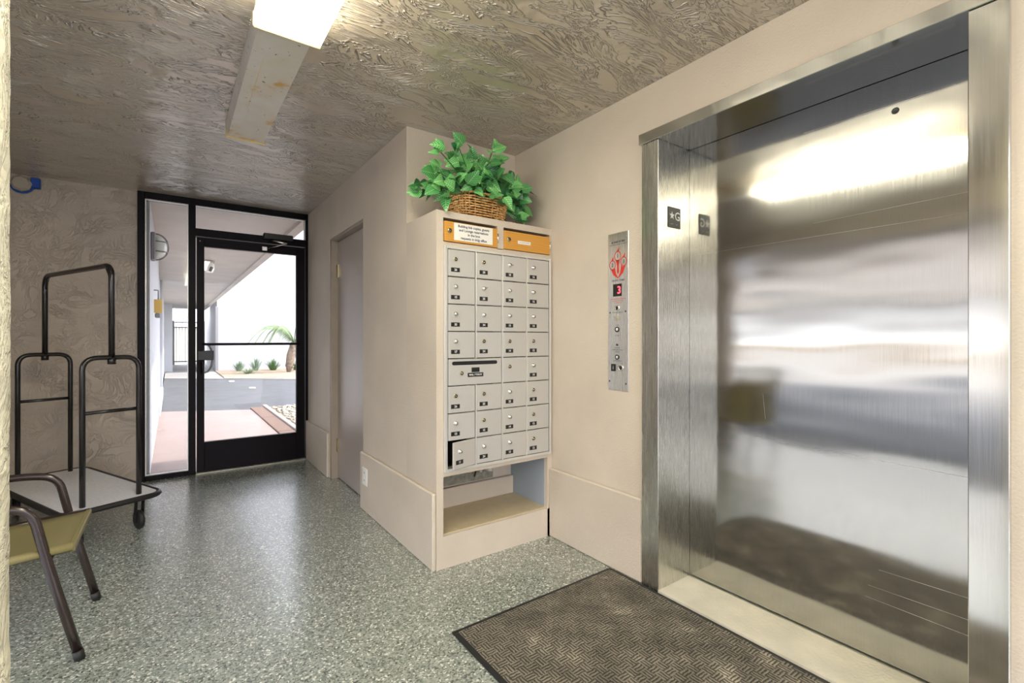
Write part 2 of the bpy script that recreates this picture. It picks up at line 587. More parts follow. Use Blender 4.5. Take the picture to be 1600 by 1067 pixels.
# back wall left of the glazing, west wall with its wide doorway, header
GX0, GX1 = -0.226, XS
solid('wall_back', [(-1.45, GX0, YB, YB + 0.15, 0, H)], M['wall_back'])
bm = bmn()
box(bm, -1.45, -1.30, 3.15, YB, 0, H)
box(bm, -1.45, -1.30, -2.4, 3.15, 2.17, H)
box(bm, -1.45, -1.30, -1.7, -1.45, 0, 2.17)
struct('wall_left', bm, M['wall_back'])

solid('wall_south_glare_block', [(-9.0, 9.0, -11.0, -10.6, -0.1, 4.2)], simple('pale_glare_block', (0.75, 0.74, 0.72), 0.8))  # unseen wall added to dim the bright south end mirrored in the glazing
# rough cream pier beside the camera
def rough_box(x0, x1, y0, y1, z0, z1, step, amp, name, mat):
    bm = bmn()
    box(bm, x0, x1, y0, y1, z0, z1)
    bmesh.ops.subdivide_edges(bm, edges=[e for e in bm.edges if abs((e.verts[0].co - e.verts[1].co).z) > 0.5], cuts=int((z1 - z0) / step), use_grid_fill=True)
    bmesh.ops.subdivide_edges(bm, edges=[e for e in bm.edges if abs((e.verts[0].co - e.verts[1].co).z) < 1e-4], cuts=5, use_grid_fill=True)
    bm.normal_update()
    mv = []
    for v in bm.verts:
        p = v.co
        d = noise.noise(p * 14) * 0.6 + noise.noise(p * 45) * 0.5 + noise.noise(p * 3) * 0.5
        n = Vector((v.normal.x, v.normal.y, 0))
        mv.append((v, n * d * amp))
    for v, d in mv:
        v.co += d
    for f in bm.faces:
        f.smooth = True
    return struct(name, bm, mat)
rough_box(-0.42, -0.102, 0.40, 0.53, 0.0, H, 0.010, 0.0022, 'wall_front', M['pier'])

# ------------------------------------------------------------------ glazed entrance: frame, sidelight, transom, door
win = sroot('window_1', ((GX0 + GX1) / 2, YB, 0))
def bx(name, args, mat, parent, bev=0.0):
    bm = bmn()
    box(bm, *args, bev=bev)
    return build(name, bm, mat, parent)
y0, y1 = YB - 0.03, YB + 0.07
bx('frame_jamb', (GX0, -0.176, y0, y1, 0, H), M['bronze'], win, 0.002)
bx('frame_head', (-0.176, GX1, y0, y1, 2.375, H), M['bronze'], win, 0.002)
bx('frame_jamb', (1.088, GX1, y0, y1, 0, 2.375), M['bronze'], win, 0.002)
bx('mullion', (0.125, 0.178, y0, y1, 0, 2.375), M['bronze'], win, 0.002)
bx('transom_bar', (0.178, 1.088, y0, y1, 2.105, 2.172), M['bronze'], win, 0.002)
bx('sill_rail', (-0.176, 0.125, y0, y1, 0, 0.040), M['bronze'], win, 0.002)
for a in ((-0.176, 0.125, 0.040, 2.375), (0.178, 1.088, 2.172, 2.375)):
    bm = bmn()
    x0_, x1_, z0_, z1_ = a
    t_ = 0.007
    for q in ((x0_, x1_, z1_ - t_, z1_), (x0_, x1_, z0_, z0_ + t_), (x0_, x0_ + t_, z0_ + t_, z1_ - t_), (x1_ - t_, x1_, z0_ + t_, z1_ - t_)):
        box(bm, q[0], q[1], YB - 0.012, YB + 0.02, q[2], q[3])
    build('glazing_bead', bm, M['alu_edge'], win)
bx('glass_pane', (-0.170, 0.119, YB + 0.002, YB + 0.008, 0.046, 2.369), M['glass'], win)
bx('glass_pane', (0.184, 1.082, YB + 0.002, YB + 0.008, 2.178, 2.369), M['glass'], win)
bx('threshold', (0.178, 1.088, y0 - 0.02, y1, 0.0, 0.012), M['threshold'], win, 0.003)

door = sroot('door_1', (0.635, YB, 0))
d0, d1 = YB - 0.012, YB + 0.032
bx('stile', (0.186, 0.243, d0, d1, 0.014, 2.098), M['bronze'], door, 0.002)
bx('stile', (1.006, 1.082, d0, d1, 0.014, 2.098), M['bronze'], door, 0.002)
bx('top_rail', (0.243, 1.006, d0, d1, 2.018, 2.098), M['bronze'], door, 0.002)
bx('bottom_rail', (0.243, 1.006, d0, d1, 0.014, 0.272), M['bronze'], door, 0.002)
bx('glass_pane', (0.243, 1.006, YB + 0.006, YB + 0.012, 0.272, 2.018), M['glass'], door)
bm = bmn()
tube(bm, fillet([(0.235, d0, 1.147), (0.235, d0 - 0.05, 1.147), (1.03, d0 - 0.05, 1.147), (1.03, d0, 1.147)], 0.02), 0.011, 8)
build('push_bar', bm, M['bronze'], door)
lk = bx('lock_case', (0.190, 0.312, d0 - 0.045, d0, 1.005, 1.090), M['black'], door, 0.004)
bm = bmn()
tube(bm, fillet([(0.222, d0, 0.99), (0.222, d0 - 0.06, 0.985), (0.222, d0 - 0.06, 0.90), (0.222, d0 - 0.03, 0.89)], 0.02), 0.007, 8)
build('thumb_turn', bm, M['bronze'], door)
bm = bmn()
arc = [(0.255 + 0.055 * math.sin(t), d1 + 0.05, 1.02 + 0.13 * math.cos(t)) for t in [i * PI / 10 for i in range(11)]]
tube(bm, [(0.235, d1, 1.15)] + arc + [(0.235, d1, 0.89)], 0.009, 8)
build('pull_handle', bm, M['bronze'], door)
cl = bx('closer_body', (0.707, 0.962, YB - 0.085, YB - 0.03, 2.135, 2.192), M['black'], door, 0.006)
bm = bmn()
tube(bm, [(0.76, YB - 0.065, 2.13), (0.90, YB - 0.13, 2.10)], 0.009, 6, flat=0.5)
tube(bm, [(0.90, YB - 0.13, 2.10), (0.735, YB - 0.02, 2.05)], 0.006, 6)
build('closer_arm', bm, M['chrome'], door)
bm = bmn(); box(bm, 0.70, 0.745, d0 - 0.02, d0, 2.03, 2.07, 0.003)
build('closer_bracket', bm, M['chrome'], door)
bm = bmn(); lathe(bm, [(0, 0.004), (0.006, 0.004), (0.006, 0)], (0.21, d0 - 0.0, 2.065), (0, -1, 0), 8)
build('screw', bm, M['chrome'], door)

# ------------------------------------------------------------------ service door in the side wall
bm = bmn()
box(bm, XS + 0.004, 1.20, 4.185, 4.238, 0, 2.045)
box(bm, XS + 0.004, 1.20, 3.359, 4.185, 2.03, 2.048)
box(bm, XS + 0.06, 1.20, 3.359, 3.385, 0, 2.03)
struct('trim_3', bm, M['jamb'])
dr = sroot('door_2', (1.18, 3.8, 0))
bx('leaf', (1.166, 1.205, 3.388, 4.180, 0.008, 2.026), M['service'], dr, 0.002)
for z in (0.23, 1.72):
    bm = bmn()
    tube(bm, [(1.160, 4.186, z), (1.160, 4.186, z + 0.11)], 0.009, 8)
    box(bm, 1.1555, 1.1655, 4.150, 4.186, z, z + 0.11)
    build('hinge', bm, M['brass'], dr)

# ------------------------------------------------------------------ elevator entrance
EX = 1.862
bm = bmn()
box(bm, EX, 2.13, 1.410, 1.507, 0, 2.14, 0.002)
struct('trim_4', bm, M['steel_jamb'])
bm = bmn()
box(bm, EX, 2.13, 0.258, 0.342, 0, 2.14, 0.002)
struct('trim_5', bm, M['steel'])
bm = bmn()
box(bm, EX - 0.008, 2.13, 0.250, 1.520, 2.141, 2.192, 0.002)
struct('trim_6', bm, M['steel'])
SCR = [(1.365, 1.612, 0.386, 1.61), (0.848, 1.665, 0.388, 1.677), (0.881, 2.042, 0.417, 2.041), (0.659, 0.281, 0.38, 0.282), (0.627, 0.35, 0.38, 0.353), (0.669, 0.236, 0.38, 0.23), (1.075, 0.761, 0.38, 0.746), (1.047, 0.957, 1.036, 0.846)]
el = sroot('door_3', (2.12, 0.876, 0))
bm = bmn()
box(bm, 2.11, 2.14, 0.335, 1.409, 0.022, 2.139)
build('door_panel', bm, M['steel_door'], el)
bm = bmn(); lathe(bm, [(0.0, 0.001), (0.008, 0.001), (0.011, 0.002), (0.012, 0)], (2.11, 0.578, 2.016), (-1, 0, 0), 14)
build('key_hole', bm, M['black'], el)
for (ya, za, yb_, zb) in SCR:
    bm = bmn()
    tube(bm, [(2.1098, ya, za), (2.1098, yb_, zb)], [0.0002, 0.0006], 4)
    build('scratch', bm, M['alu_edge'], el)
solid('trim_7', [(1.860, 2.10, 0.342, 1.410, 0.0, 0.014)], M['sill'])
solid('trim_8', [(2.10, 2.14, 0.342, 1.410, 0.0, 0.017)], M['threshold'])

sg = thing('floor_plate', (1.982, 1.41, 1.735), 'small black plate with a star and the letter G on the elevator jamb', 'sign')
bm = bmn(); box(bm, 1.935, 2.030, 1.406, 1.41, 1.735, 1.834, 0.001)
build('plate', bm, M['black'], sg)
bm = bmn()
star = []
for i in range(10):
    r_ = 0.021 if i % 2 == 0 else 0.0088
    a_ = PI / 2 + i * PI / 5
    star.append((r_ * math.cos(a_), r_ * math.sin(a_)))
flatpoly(bm, star, (1.962, 1.4055, 1.792), (1, 0, 0))
build('star', bm, M['print_white'], sg, fix=False)
bm = bmn()
text(bm, 'G', 0.058, (2.004, 1.4055, 1.790), (1, 0, 0), bold=0.0006)
build('letter', bm, M['print_white'], sg, fix=False)
bm = bmn()
for i in range(5):
    bm = bmn(); lathe(bm, [(0.0, 0.0012), (0.0014, 0.0)], (1.955 + 0.007 * i + (0.02 if i > 2 else 0), 1.406, 1.752), (0, -1, 0), 6)
    build('braille_dot', bm, M['print_white'], sg, fix=False)

# ------------------------------------------------------------------ hall call panel
cp = thing('call_panel', (XE, 1.675, 0.93), 'tall narrow stainless steel elevator call panel with red fire symbol', 'control panel')
bm = bmn(); box(bm, XE - 0.006, XE, 1.606, 1.744, 0.930, 1.748, 0.0015)
build('plate', bm, M['steel_panel'], cp)
px = XE - 0.0066
Rv = (0, -1, 0)
def lt(u):      # panel coordinate: 0..0.138 from left edge
    return 1.744 - u
bm = bmn(); text(bm, 'IN CASE OF FIRE', 0.0125, (px, 1.675, 1.700), Rv, bold=0.0004); build('lettering', bm, M['ink'], cp, fix=False)
bm = bmn(); text(bm, 'ELEVATORS ARE OUT OF SERVICE', 0.0075, (px, 1.675, 1.687), Rv); build('lettering', bm, M['ink'], cp, fix=False)
bm = bmn(); text(bm, 'USE EXIT STAIRS', 0.012, (px, 1.675, 1.500), Rv, bold=0.0002); build('lettering', bm, M['ink'], cp, fix=False)
bm = bmn(); text(bm, '1', 0.026, (px - 0.0008, 1.677, 1.626), Rv, bold=0.0004); build('lettering', bm, M['ink'], cp, fix=False)
bm = bmn(); text(bm, '2', 0.024, (px - 0.0008, 1.713, 1.583), Rv); build('lettering', bm, M['ink'], cp, fix=False)
bm = bmn(); text(bm, '3', 0.024, (px - 0.0008, 1.637, 1.594), Rv); build('lettering', bm, M['ink'], cp, fix=False)
bm = bmn(); text(bm, 'FIREFIGHTERS OPERATION', 0.0062, (px, 1.675, 1.334), Rv); build('lettering', bm, M['ink'], cp, fix=False)
bm = bmn(); text(bm, 'BY PASS', 0.0075, (px, 1.68, 1.214), Rv); build('lettering', bm, M['ink'], cp, fix=False)
bm = bmn(); text(bm, 'IN USE', 0.007, (px, 1.68, 1.268), Rv); build('lettering', bm, M['ink'], cp, fix=False)
for i, s_ in enumerate(('ELEVATOR', 'COMMUNICATIONS', 'FAILURE')):
    bm = bmn(); text(bm, s_, 0.0078, (px, 1.68, 1.150 - 0.0105 * i), Rv); build('lettering', bm, M['ink'], cp, fix=False)
bm = bmn(); text(bm, 'ALARM SILENCE', 0.0075, (px, 1.68, 1.083), Rv); build('lettering', bm, M['ink'], cp, fix=False)
bm = bmn(); text(bm, 'FIREFIGHTER ELEVATOR RECALL', 0.0068, (px, 1.675, 1.404), Rv); build('red_lettering', bm, M['ink_red'], cp, fix=False)
bm = bmn(); text(bm, 'TO OPERATE TURN KEY', 0.0068, (px, 1.675, 1.394), Rv); build('red_lettering', bm, M['ink_red'], cp, fix=False)
bm = bmn(); text(bm, 'ON  RESET  OFF', 0.0068, (px, 1.675, 1.384), Rv); build('red_lettering', bm, M['ink_red'], cp, fix=False)
# flame pictogram: three ringed flames that meet at a point
bm = bmn()
def flame(cy, cz, r, tipdx):
    c_ = [(cy + r * math.sin(a_) * 1.0, cz + r * 1.15 * math.cos(a_)) for a_ in [i * 2 * PI / 20 for i in range(20)]]
    outer = []
    for i in range(20):
        a_ = i * 2 * PI / 20
        rr = r * 1.22
        y_, z_ = cy + rr * math.sin(a_), cz + rr * 1.15 * math.cos(a_)
        if i == 0:
            y_, z_ = cy + tipdx, cz + r * 2.5
        outer.append((y_, z_))
    for i in range(20):
        j = (i + 1) % 20
        q = [c_[i], c_[j], outer[j], outer[i]]
        flatpoly(bm, [(a - 0, b) for a, b in q], (px, 1.675, 0), Rv)
flame(-0.002, 1.626, 0.019, 0.012)
flame(-0.038, 1.583, 0.018, 0.006)
flame(0.038, 1.594, 0.018, 0.010)
flatpoly(bm, [(-0.056, 1.575), (-0.046, 1.560), (-0.030, 1.560), (-0.022, 1.568), (-0.012, 1.535), (0.003, 1.512), (-0.003, 1.512), (-0.03, 1.530)], (px, 1.675, 0), Rv)
flatpoly(bm, [(0.056, 1.585), (0.048, 1.572), (0.032, 1.568), (0.022, 1.576), (0.013, 1.535), (-0.002, 1.512), (0.003, 1.512), (0.032, 1.535)], (px, 1.675, 0), Rv)
flatpoly(bm, [(-0.014, 1.606), (0.010, 1.606), (0.005, 1.575), (0.006, 1.545), (-0.001, 1.530), (-0.007, 1.545), (-0.006, 1.575)], (px, 1.675, 0), Rv)
build('fire_symbol', bm, M['ink_red'], cp, fix=False)
bm = bmn(); box(bm, XE - 0.0075, XE - 0.006, 1.650, 1.708, 1.418, 1.482, 0.0005)
ds = build('display', bm, M['black'], cp)
bm = bmn(); text(bm, '3', 0.055, (XE - 0.0080, 1.666, 1.448), Rv, bold=0.001)
build('digit', bm, simple('red_display_digit', (0.6, 0.02, 0.03), 0.4, emit=(1, 0.05, 0.07), es=1.5), ds, fix=False)
def pb(name, y, z, r, mats, ring=True):
    bm = bmn()
    lathe(bm, [(0, 0.004), (r * 0.55, 0.004), (r * 0.6, 0.002)], (XE - 0.006, y, z), (-1, 0, 0), 16, mi=1)
    lathe(bm, [(r * 0.6, 0.002), (r * 0.7, 0.005), (r, 0.004), (r * 1.02, 0)], (XE - 0.006, y, z), (-1, 0, 0), 16, mi=0)
    return build(name, bm, mats, cp)
pb('key_switch', 1.680, 1.357, 0.015, [M['chrome'], M['black']])
pb('speaker_disc', 1.680, 1.306, 0.016, [M['beige'], M['beige']])
pb('push_button', 1.680, 1.246, 0.014, [M['black'], M['white']])
pb('indicator', 1.680, 1.166, 0.005, [M['black'], M['black']])
pb('push_button', 1.680, 1.102, 0.013, [M['black'], M['white']])
pb('round_button', 1.655, 1.048, 0.017, [M['chrome'], M['black']])
bm = bmn(); box(bm, XE - 0.009, XE - 0.006, 1.690, 1.721, 1.028, 1.066, 0.002, 0); 
text(bm, 'i', 0.03, (XE - 0.0096, 1.7055, 1.047), Rv, mi=1)
build('square_button', bm, [M['black'], M['print_white']], cp)
for y_, z_ in ((1.727, 1.705), (1.622, 1.722), (1.730, 1.335), (1.625, 1.338), (1.733, 0.975), (1.622, 0.968)):
    bm = bmn(); lathe(bm, [(0, 0.003), (0.004, 0.002), (0.005, 0)], (XE - 0.006, y_, z_), (-1, 0, 0), 8)
    build('screw', bm, M['chrome'] if z_ > 1.5 else M['black'], cp)

# ------------------------------------------------------------------ mailbox bank
mb = thing('mailbox_bank', (1.512, YM, 0.5), 'wall-set bank of aluminium apartment mailboxes, four across and eight high', 'mailboxes')
colx = [1.169, 1.3420, 1.5150, 1.6870, 1.8595]
rowz = [1.667, 1.5230, 1.3795, 1.2360, 1.0925, 0.9490, 0.8055, 0.6620, 0.5185]
bm = bmn()
FY = YM - 0.014
box(bm, 1.151, 1.169, FY, YM + 0.03, 0.500, 1.683, 0.002)
box(bm, 1.8595, 1.874, FY, YM + 0.03, 0.500, 1.683, 0.002)
box(bm, 1.169, 1.8595, FY, YM + 0.03, 1.668, 1.683, 0.002)
box(bm, 1.169, 1.8595, FY, YM + 0.03, 0.500, 0.5175, 0.002)
build('frame', bm, M['alu_edge'], mb)
for i in (1, 2, 3):
    bm = bmn()
    x_ = colx[i]
    if i == 1:
        box(bm, x_ - 0.0045, x_ + 0.0045, FY + 0.002, YM + 0.08, rowz[4], 1.668)
        box(bm, x_ - 0.0045, x_ + 0.0045, FY + 0.002, YM + 0.08, 0.5175, rowz[5])
    else:
        box(bm, x_ - 0.0045, x_ + 0.0045, FY + 0.002, YM + 0.08, 0.5175, 1.668)
    build('divider', bm, M['alu_edge'], mb)
bm = bmn()
for j in range(1, 8):
    box(bm, 1.169, 1.8595, YM + 0.002, YM + 0.15, rowz[j] - 0.001, rowz[j] + 0.001)
build('shelf', bm, M['cavity'], mb)
bm = bmn()
box(bm, 1.151, 1.874, YM + 0.16, YM + 0.17, 0.5, 1.683)
build('back_plate', bm, M['cavity'], mb)

def door_mesh(w, h):
    bm = bmn()
    box(bm, 0, w, -0.012, 0, -h, 0, 0.0022)
    bmesh.ops.recalc_face_normals(bm, faces=bm.faces[:])
    me = bpy.data.meshes.new('mailbox_door')
    bm.to_mesh(me); bm.free()
    me.materials.append(M['alu'])
    return me
GAP = 0.0022
dmesh = door_mesh(0.1725 - 0.009 - GAP, 0.1435 - 2 * GAP)
dwide = door_mesh(0.3455 - 0.009 - GAP, 0.1435 - 2 * GAP)
def lock_mesh(kind):
    bm = bmn()
    if kind == 0:       # plain cylinder lock, dark keyway
        lathe(bm, [(0.0125, 0), (0.0115, 0.004), (0.009, 0.005)], (0, 0, 0), (0, -1, 0), 14, 0)
        lathe(bm, [(0.009, 0.005), (0.0085, 0.003), (0.0, 0.003)], (0, 0, 0), (0, -1, 0), 14, 2)
        lathe(bm, [(0.004, 0.003), (0.0035, 0.007), (0, 0.007)], (0, 0, 0), (0, -1, 0), 8, 1)
    else:               # protruding polished cylinder with hood
        lathe(bm, [(0.013, 0), (0.012, 0.004), (0.0085, 0.006), (0.008, 0.015), (0.0, 0.015)], (0, 0, 0), (0, -1, 0), 14, 1)
        box(bm, -0.0012, 0.0012, -0.0157, -0.0150, -0.006, 0.006, mi=2)
        if kind == 2:
            tube(bm, [(0.004, -0.011, -0.002), (0.017, -0.013, 0.004)], 0.003, 6, mi=1)
    bmesh.ops.recalc_face_normals(bm, faces=bm.faces[:])
    me = bpy.data.meshes.new('lock'); bm.to_mesh(me); bm.free()
    for m in (M['brass'], M['chrome'], M['black']):
        me.materials.append(m)
    return me
locks = [lock_mesh(i) for i in range(3)]
lockmap = ['0021', '1211', '1111', '1000', '..01', '0010', '1010', '1110']
nums = [['26', '20', '18', '16'], ['15', '25', '34', '16'], ['33', '34', '15', '14'], ['17', '24', '14', '12'],
        ['', '', '', '19'], ['26', '25', '22', '12'], ['13', '15', '14', '12'], ['11', '24', '13', '12']]
for r in range(8):
    for c in range(4):
        if r == 4 and c < 2:
            continue
        x_, z_ = colx[c] + (0.001 if c == 0 else 0.0045) + GAP / 2, rowz[r] - GAP
        if c == 0:
            x_ += 0.0015
        ajar = (r == 7 and c == 0)
        o = place('mailbox_door', dmesh, (x_, YM - 0.002, z_), mb)
        dx = 0.042
        l_ = place('lock', locks[int(lockmap[r][c])], (x_ + dx, YM - 0.014, z_ - 0.050), o, rot=(0, random.uniform(-0.6, 0.6), 0))
        if nums[r][c]:
            bm = bmn()
            box(bm, -0.026, 0.026, -0.0015, 0, -0.011, 0.011, 0.0005, 0)
            text(bm, nums[r][c], 0.0165, (0.001, -0.0020, 0), (1, 0, 0), mi=1, bold=0.0005)
            me = bpy.data.meshes.new('number_plate'); bm.to_mesh(me); bm.free()
            me.materials.append(M['black']); me.materials.append(M['print_white'])
            place('number_plate', me, (x_ + dx - 0.001, YM - 0.014, z_ - 0.105), o)
        else:
            pass
        if ajar:        # hinged on its right edge, pulled a little open
            W_ = 0.1725 - 0.009 - GAP
            o.rotation_euler = (0, 0, 0)
            for ch in list(o.children):
                ch.location.x -= W_
            me2 = dmesh.copy()
            for v in me2.vertices:
                v.co.x -= W_
            o.data = me2
            o.location.x += W_
            o.rotation_euler = (0, 0, math.radians(15))
            o['label'] = 'mailbox door left slightly open'
o = place('outgoing_mail_door', dwide, (1.1735, YM - 0.002, rowz[4] - GAP), mb)
o['label'] = 'wide outgoing mail door with a long black slot'
bm = bmn()
pts = []
for s_, cx_ in ((1, 1.468), (-1, 1.203)):
    for i in range(7):
        a_ = -PI / 2 + PI * i / 6
        pts.append((cx_ + s_ * 0.010 * math.cos(a_), 1.068 + s_ * 0.010 * math.sin(a_)))
flatpoly(bm, pts, (0, YM - 0.0146, 0), (1, 0, 0))
build('mail_slot', bm, M['black'], o)
place('lock', locks[0], (1.250, YM - 0.014, 1.015), o)
bm = bmn()
box(bm, 1.312, 1.362, YM - 0.0155, YM - 0.014, 1.018, 1.043, 0.0005)
box(bm, 1.288, 1.386, YM - 0.0155, YM - 0.014, 0.993, 1.015, 0.0005)
text(bm, 'MAIL / TODAY', 0.0125, (1.337, YM - 0.0160, 1.004), (1, 0, 0), mi=1, bold=0.0004)
build('number_plate', bm, [M['black'], M['print_white']], o, fix=False)

def drop_box(x0, x1, label):
    t = thing('wooden_drop_box', ((x0 + x1) / 2, YM, 1.706), label, 'drop box', 'wooden drop boxes above the mailboxes')
    bx('door', (x0 + 0.002, x1 - 0.004, YM - 0.008, YM + 0.012, 1.707, 1.812), M['oak'], t, 0.0015)
    bm = bmn()
    box(bm, x0, x1, YM + 0.15, YM + 0.16, 1.705, 1.829)
    box(bm, x0 + 0.003, x1 - 0.003, YM + 0.012, YM + 0.15, 1.7045, 1.707)
    build('inner_box', bm, M['cavity'], t)
    bm = bmn()
    lathe(bm, [(0.0135, 0), (0.0125, 0.006), (0.009, 0.008)], (x0 + 0.030, YM - 0.008, 1.763), (0, -1, 0), 14, 0)
    lathe(bm, [(0.009, 0.008), (0.008, 0.004), (0, 0.004)], (x0 + 0.030, YM - 0.008, 1.763), (0, -1, 0), 14, 1)
    box(bm, x0 + 0.0285, x0 + 0.0315, YM - 0.0128, YM - 0.0115, 1.757, 1.769, mi=0)
    build('lock', bm, [M['brass'], M['black']], t)
    bm = bmn(); tube(bm, [(x1 - 0.001, YM - 0.007, 1.735), (x1 - 0.001, YM - 0.007, 1.785)], 0.004, 8)
    build('hinge', bm, M['chrome'], t)
    return t
drop_box(1.152, 1.489, 'oak drop box door with a lock and the white notice taped on it')
drop_box(1.531, 1.871, 'oak drop box door on the right, bare but for a small label strip')
nt = thing('paper_notice', (1.33, YM - 0.009, 1.719), 'white hand-lettered paper notice on the left oak drop box', 'notice')
bx('sheet', (1.208, 1.450, YM - 0.0105, YM - 0.0085, 1.717, 1.808), M['paper'], nt)
bm = bmn()
bm.free()
for i, s_ in enumerate(('Building fob copies, guests', 'and Lounge reservations', 'in the box', 'requests in bldg office')):
    bm = bmn()
    text(bm, s_, 0.0185, (1.329, YM - 0.0109, 1.793 - 0.0205 * i), (1, 0, 0), bold=0.0005)
    build('lettering', bm, M['ink'], nt, fix=False)
ls = thing('label_strip', (1.672, YM - 0.009, 1.744), 'small white label strip on the right oak drop box', 'label')
bx('strip', (1.625, 1.718, YM - 0.0100, YM - 0.0082, 1.745, 1.764), M['paper'], ls)
bm = bmn(); text(bm, 'SUGGESTIONS', 0.0115, (1.672, YM - 0.0104, 1.7545), (1, 0, 0))
build('lettering', bm, simple('faded_print', (0.45, 0.25, 0.15), 0.6), ls, fix=False)

# conduit in the niche
cd = thing('conduit', (1.50, 2.54, 0.33), 'short white pipe and dark cable in the open niche under the mailboxes', 'pipe')
bm = bmn(); tube(bm, [(1.66, 2.53, 0.49), (1.64, 2.53, 0.36)], 0.022, 10); tube(bm, [(1.63, 2.525, 0.49), (1.60, 2.53, 0.44), (1.585, 2.545, 0.36)], 0.010, 8)
build('pipe', bm, M['white'], cd)
bm = bmn(); tube(bm, fillet([(1.59, 2.52, 0.49), (1.555, 2.52, 0.43), (1.545, 2.55, 0.335)], 0.05), 0.006, 6)
build('cable', bm, M['black'], cd)

# outlet on the baseboard
ot = thing('power_outlet', (XS - 0.022, 3.245, 0.19), 'white duplex outlet low on the side wall baseboard', 'outlet')
bx('cover_plate', (XS - 0.028, XS - 0.022, 3.200, 3.290, 0.188, 0.306), M['white'], ot, 0.0015)
for z_ in (0.222, 0.273):
    bm = bmn(); box(bm, XS - 0.0295, XS - 0.028, 3.228, 3.262, z_ - 0.017, z_ + 0.017, 0.001, 0)
    for yy in (3.238, 3.252):
        box(bm, XS - 0.0300, XS - 0.0294, yy - 0.0015, yy + 0.0015, z_ - 0.005, z_ + 0.007, mi=1)
    build('socket', bm, [M['white'], M['black']], ot)

# ------------------------------------------------------------------ ceiling light
def ceiling_light(name, loc, label, full):
    X0, X1 = loc[0] - 0.104, loc[0] + 0.104
    Y1 = loc[1]
    Y0 = Y1 - 2.44
    t = thing(name, ((X0 + X1) / 2, (Y0 + Y1) / 2, H), label, 'ceiling light')
    bm = bmn()
    prof = [(X0, H - 0.001), (X0 + 0.012, H - 0.070), (X1 - 0.012, H - 0.070), (X1, H - 0.001)]
    va = [bm.verts.new((x, Y0, z)) for x, z in prof]
    vb = [bm.verts.new((x, Y1, z)) for x, z in prof]
    for i in range(3):
        bm.faces.new((va[i], va[i + 1], vb[i + 1], vb[i]))
    bm.faces.new(va); bm.faces.new(list(reversed(vb)))
    build('housing', bm, M['rust_white'], t)
    bm = bmn(); box(bm, X0 + 0.002, X1 - 0.002, Y1, Y1 + 0.012, H - 0.078, H - 0.001, 0.003)
    build('end_cap', bm, M['lens_rim'], t)
    bm = bmn(); box(bm, X0 + 0.06, X0 + 0.0615, Y1 - 0.95, Y1 - 0.45, H - 0.0712, H - 0.070)
    build('seam', bm, M['lens_rim'], t)
    spans = [(Y0, Y0 + 1.22)] if not full else [(Y0, Y0 + 1.21), (Y0 + 1.23, Y1)]
    for a_, b_2 in spans:
        bm = bmn()
        box(bm, X0 - 0.012, X1 + 0.012, a_, b_2 - 0.012, H - 0.108, H - 0.060, 0.010, seg=2)
        d_ = build('diffuser', bm, M['lens'], t)
        bm = bmn()
        box(bm, X0 - 0.013, X1 + 0.013, b_2 - 0.012, b_2, H - 0.109, H - 0.050, 0.004)
        build('rim', bm, M['lens_rim'], d_)
    return t
ceiling_light('ceiling_light', (0.356, 3.157), 'long rusty white fluorescent ceiling light with half its diffuser missing', False)
ceiling_light('ceiling_light', (0.356, 0.30), 'unseen fluorescent ceiling light added to brighten the near end of the lobby, its diffuser whole', True)  # added fixture behind the camera, out of view, to brighten the lobby

# ------------------------------------------------------------------ taped detector on the back wall
dt = thing('wall_sensor', (-0.89, YB, 2.33), 'beige wall sensor edged with blue tape, high on the taupe back wall', 'sensor')
bm = bmn()
lathe(bm, [(0.060, 0), (0.060, 0.055), (0.045, 0.07), (0, 0.07)], (-0.905, YB, 2.355), (0, -1, 0), 8, smooth=False)
build('housing', bm, M['beige'], dt)
bm = bmn()
box(bm, -0.855, -0.805, YB - 0.05, YB, 2.335, 2.41, 0.004)
tube(bm, [(-0.905 + 0.064 * math.cos(a_), YB - 0.03, 2.355 + 0.064 * math.sin(a_)) for a_ in [PI * 1.0 + i * PI / 8 for i in range(9)]], 0.008, 6)
build('tape', bm, M['tape'], dt)

# ------------------------------------------------------------------ plant in basket
LZ = 1.865
bk = thing('wicker_basket', (1.45, 2.36, LZ), 'honey-coloured wicker basket on the ledge above the mailboxes', 'basket')
BCX, BCY = 1.452, 2.375
def bpt(a_, z_, off=0.0):
    s_ = 0.86 + 0.14 * (z_ / 0.13)
    c_, n_ = math.cos(a_), math.sin(a_)
    e = 0.45
    x_ = math.copysign(abs(c_) ** e, c_) * (0.180 * s_ + off)
    y_ = math.copysign(abs(n_) ** e, n_) * (0.088 * s_ + off)
    sag = 0.018 * (math.cos(2 * a_) - 1) * 0.5 * (z_ / 0.13)
    return Vector((BCX + x_, BCY + y_, LZ + z_ + 0.006 - sag * 0.0 + 0.012 * math.cos(2 * a_ + PI) * (z_ / 0.13)))
NS = 34
bm = bmn()
NA = NS * 3
for q in range(10):
    z_ = 0.004 + q * 0.0128
    pts = []
    for i in range(NA):
        a_ = 2 * PI * i / NA
        off = 0.0045 * math.cos(PI * (i / 3.0) + (q % 2) * PI)
        pts.append(bpt(a_, z_, off))
    tube(bm, pts, 0.0052, 6, closed=True)
wv = build('weave', bm, M['wicker'], bk, fix=False)
for i in range(NS):
    a_ = 2 * PI * i / NS
    bm = bmn()
    tube(bm, [bpt(a_, 0.0), bpt(a_, 0.065), bpt(a_, 0.135)], 0.0032, 5)
    build('stake', bm, M['wicker'], bk)
for ph in (0, PI):
    bm = bmn()
    tube(bm, [bpt(2 * PI * i / 120, 0.140 + 0.004 * math.sin(18 * 2 * PI * i / 120 + ph), 0.004 * math.cos(18 * 2 * PI * i / 120 + ph)) for i in range(120)], 0.006, 6, closed=True)
    build('rim', bm, M['wicker'], bk, fix=False)
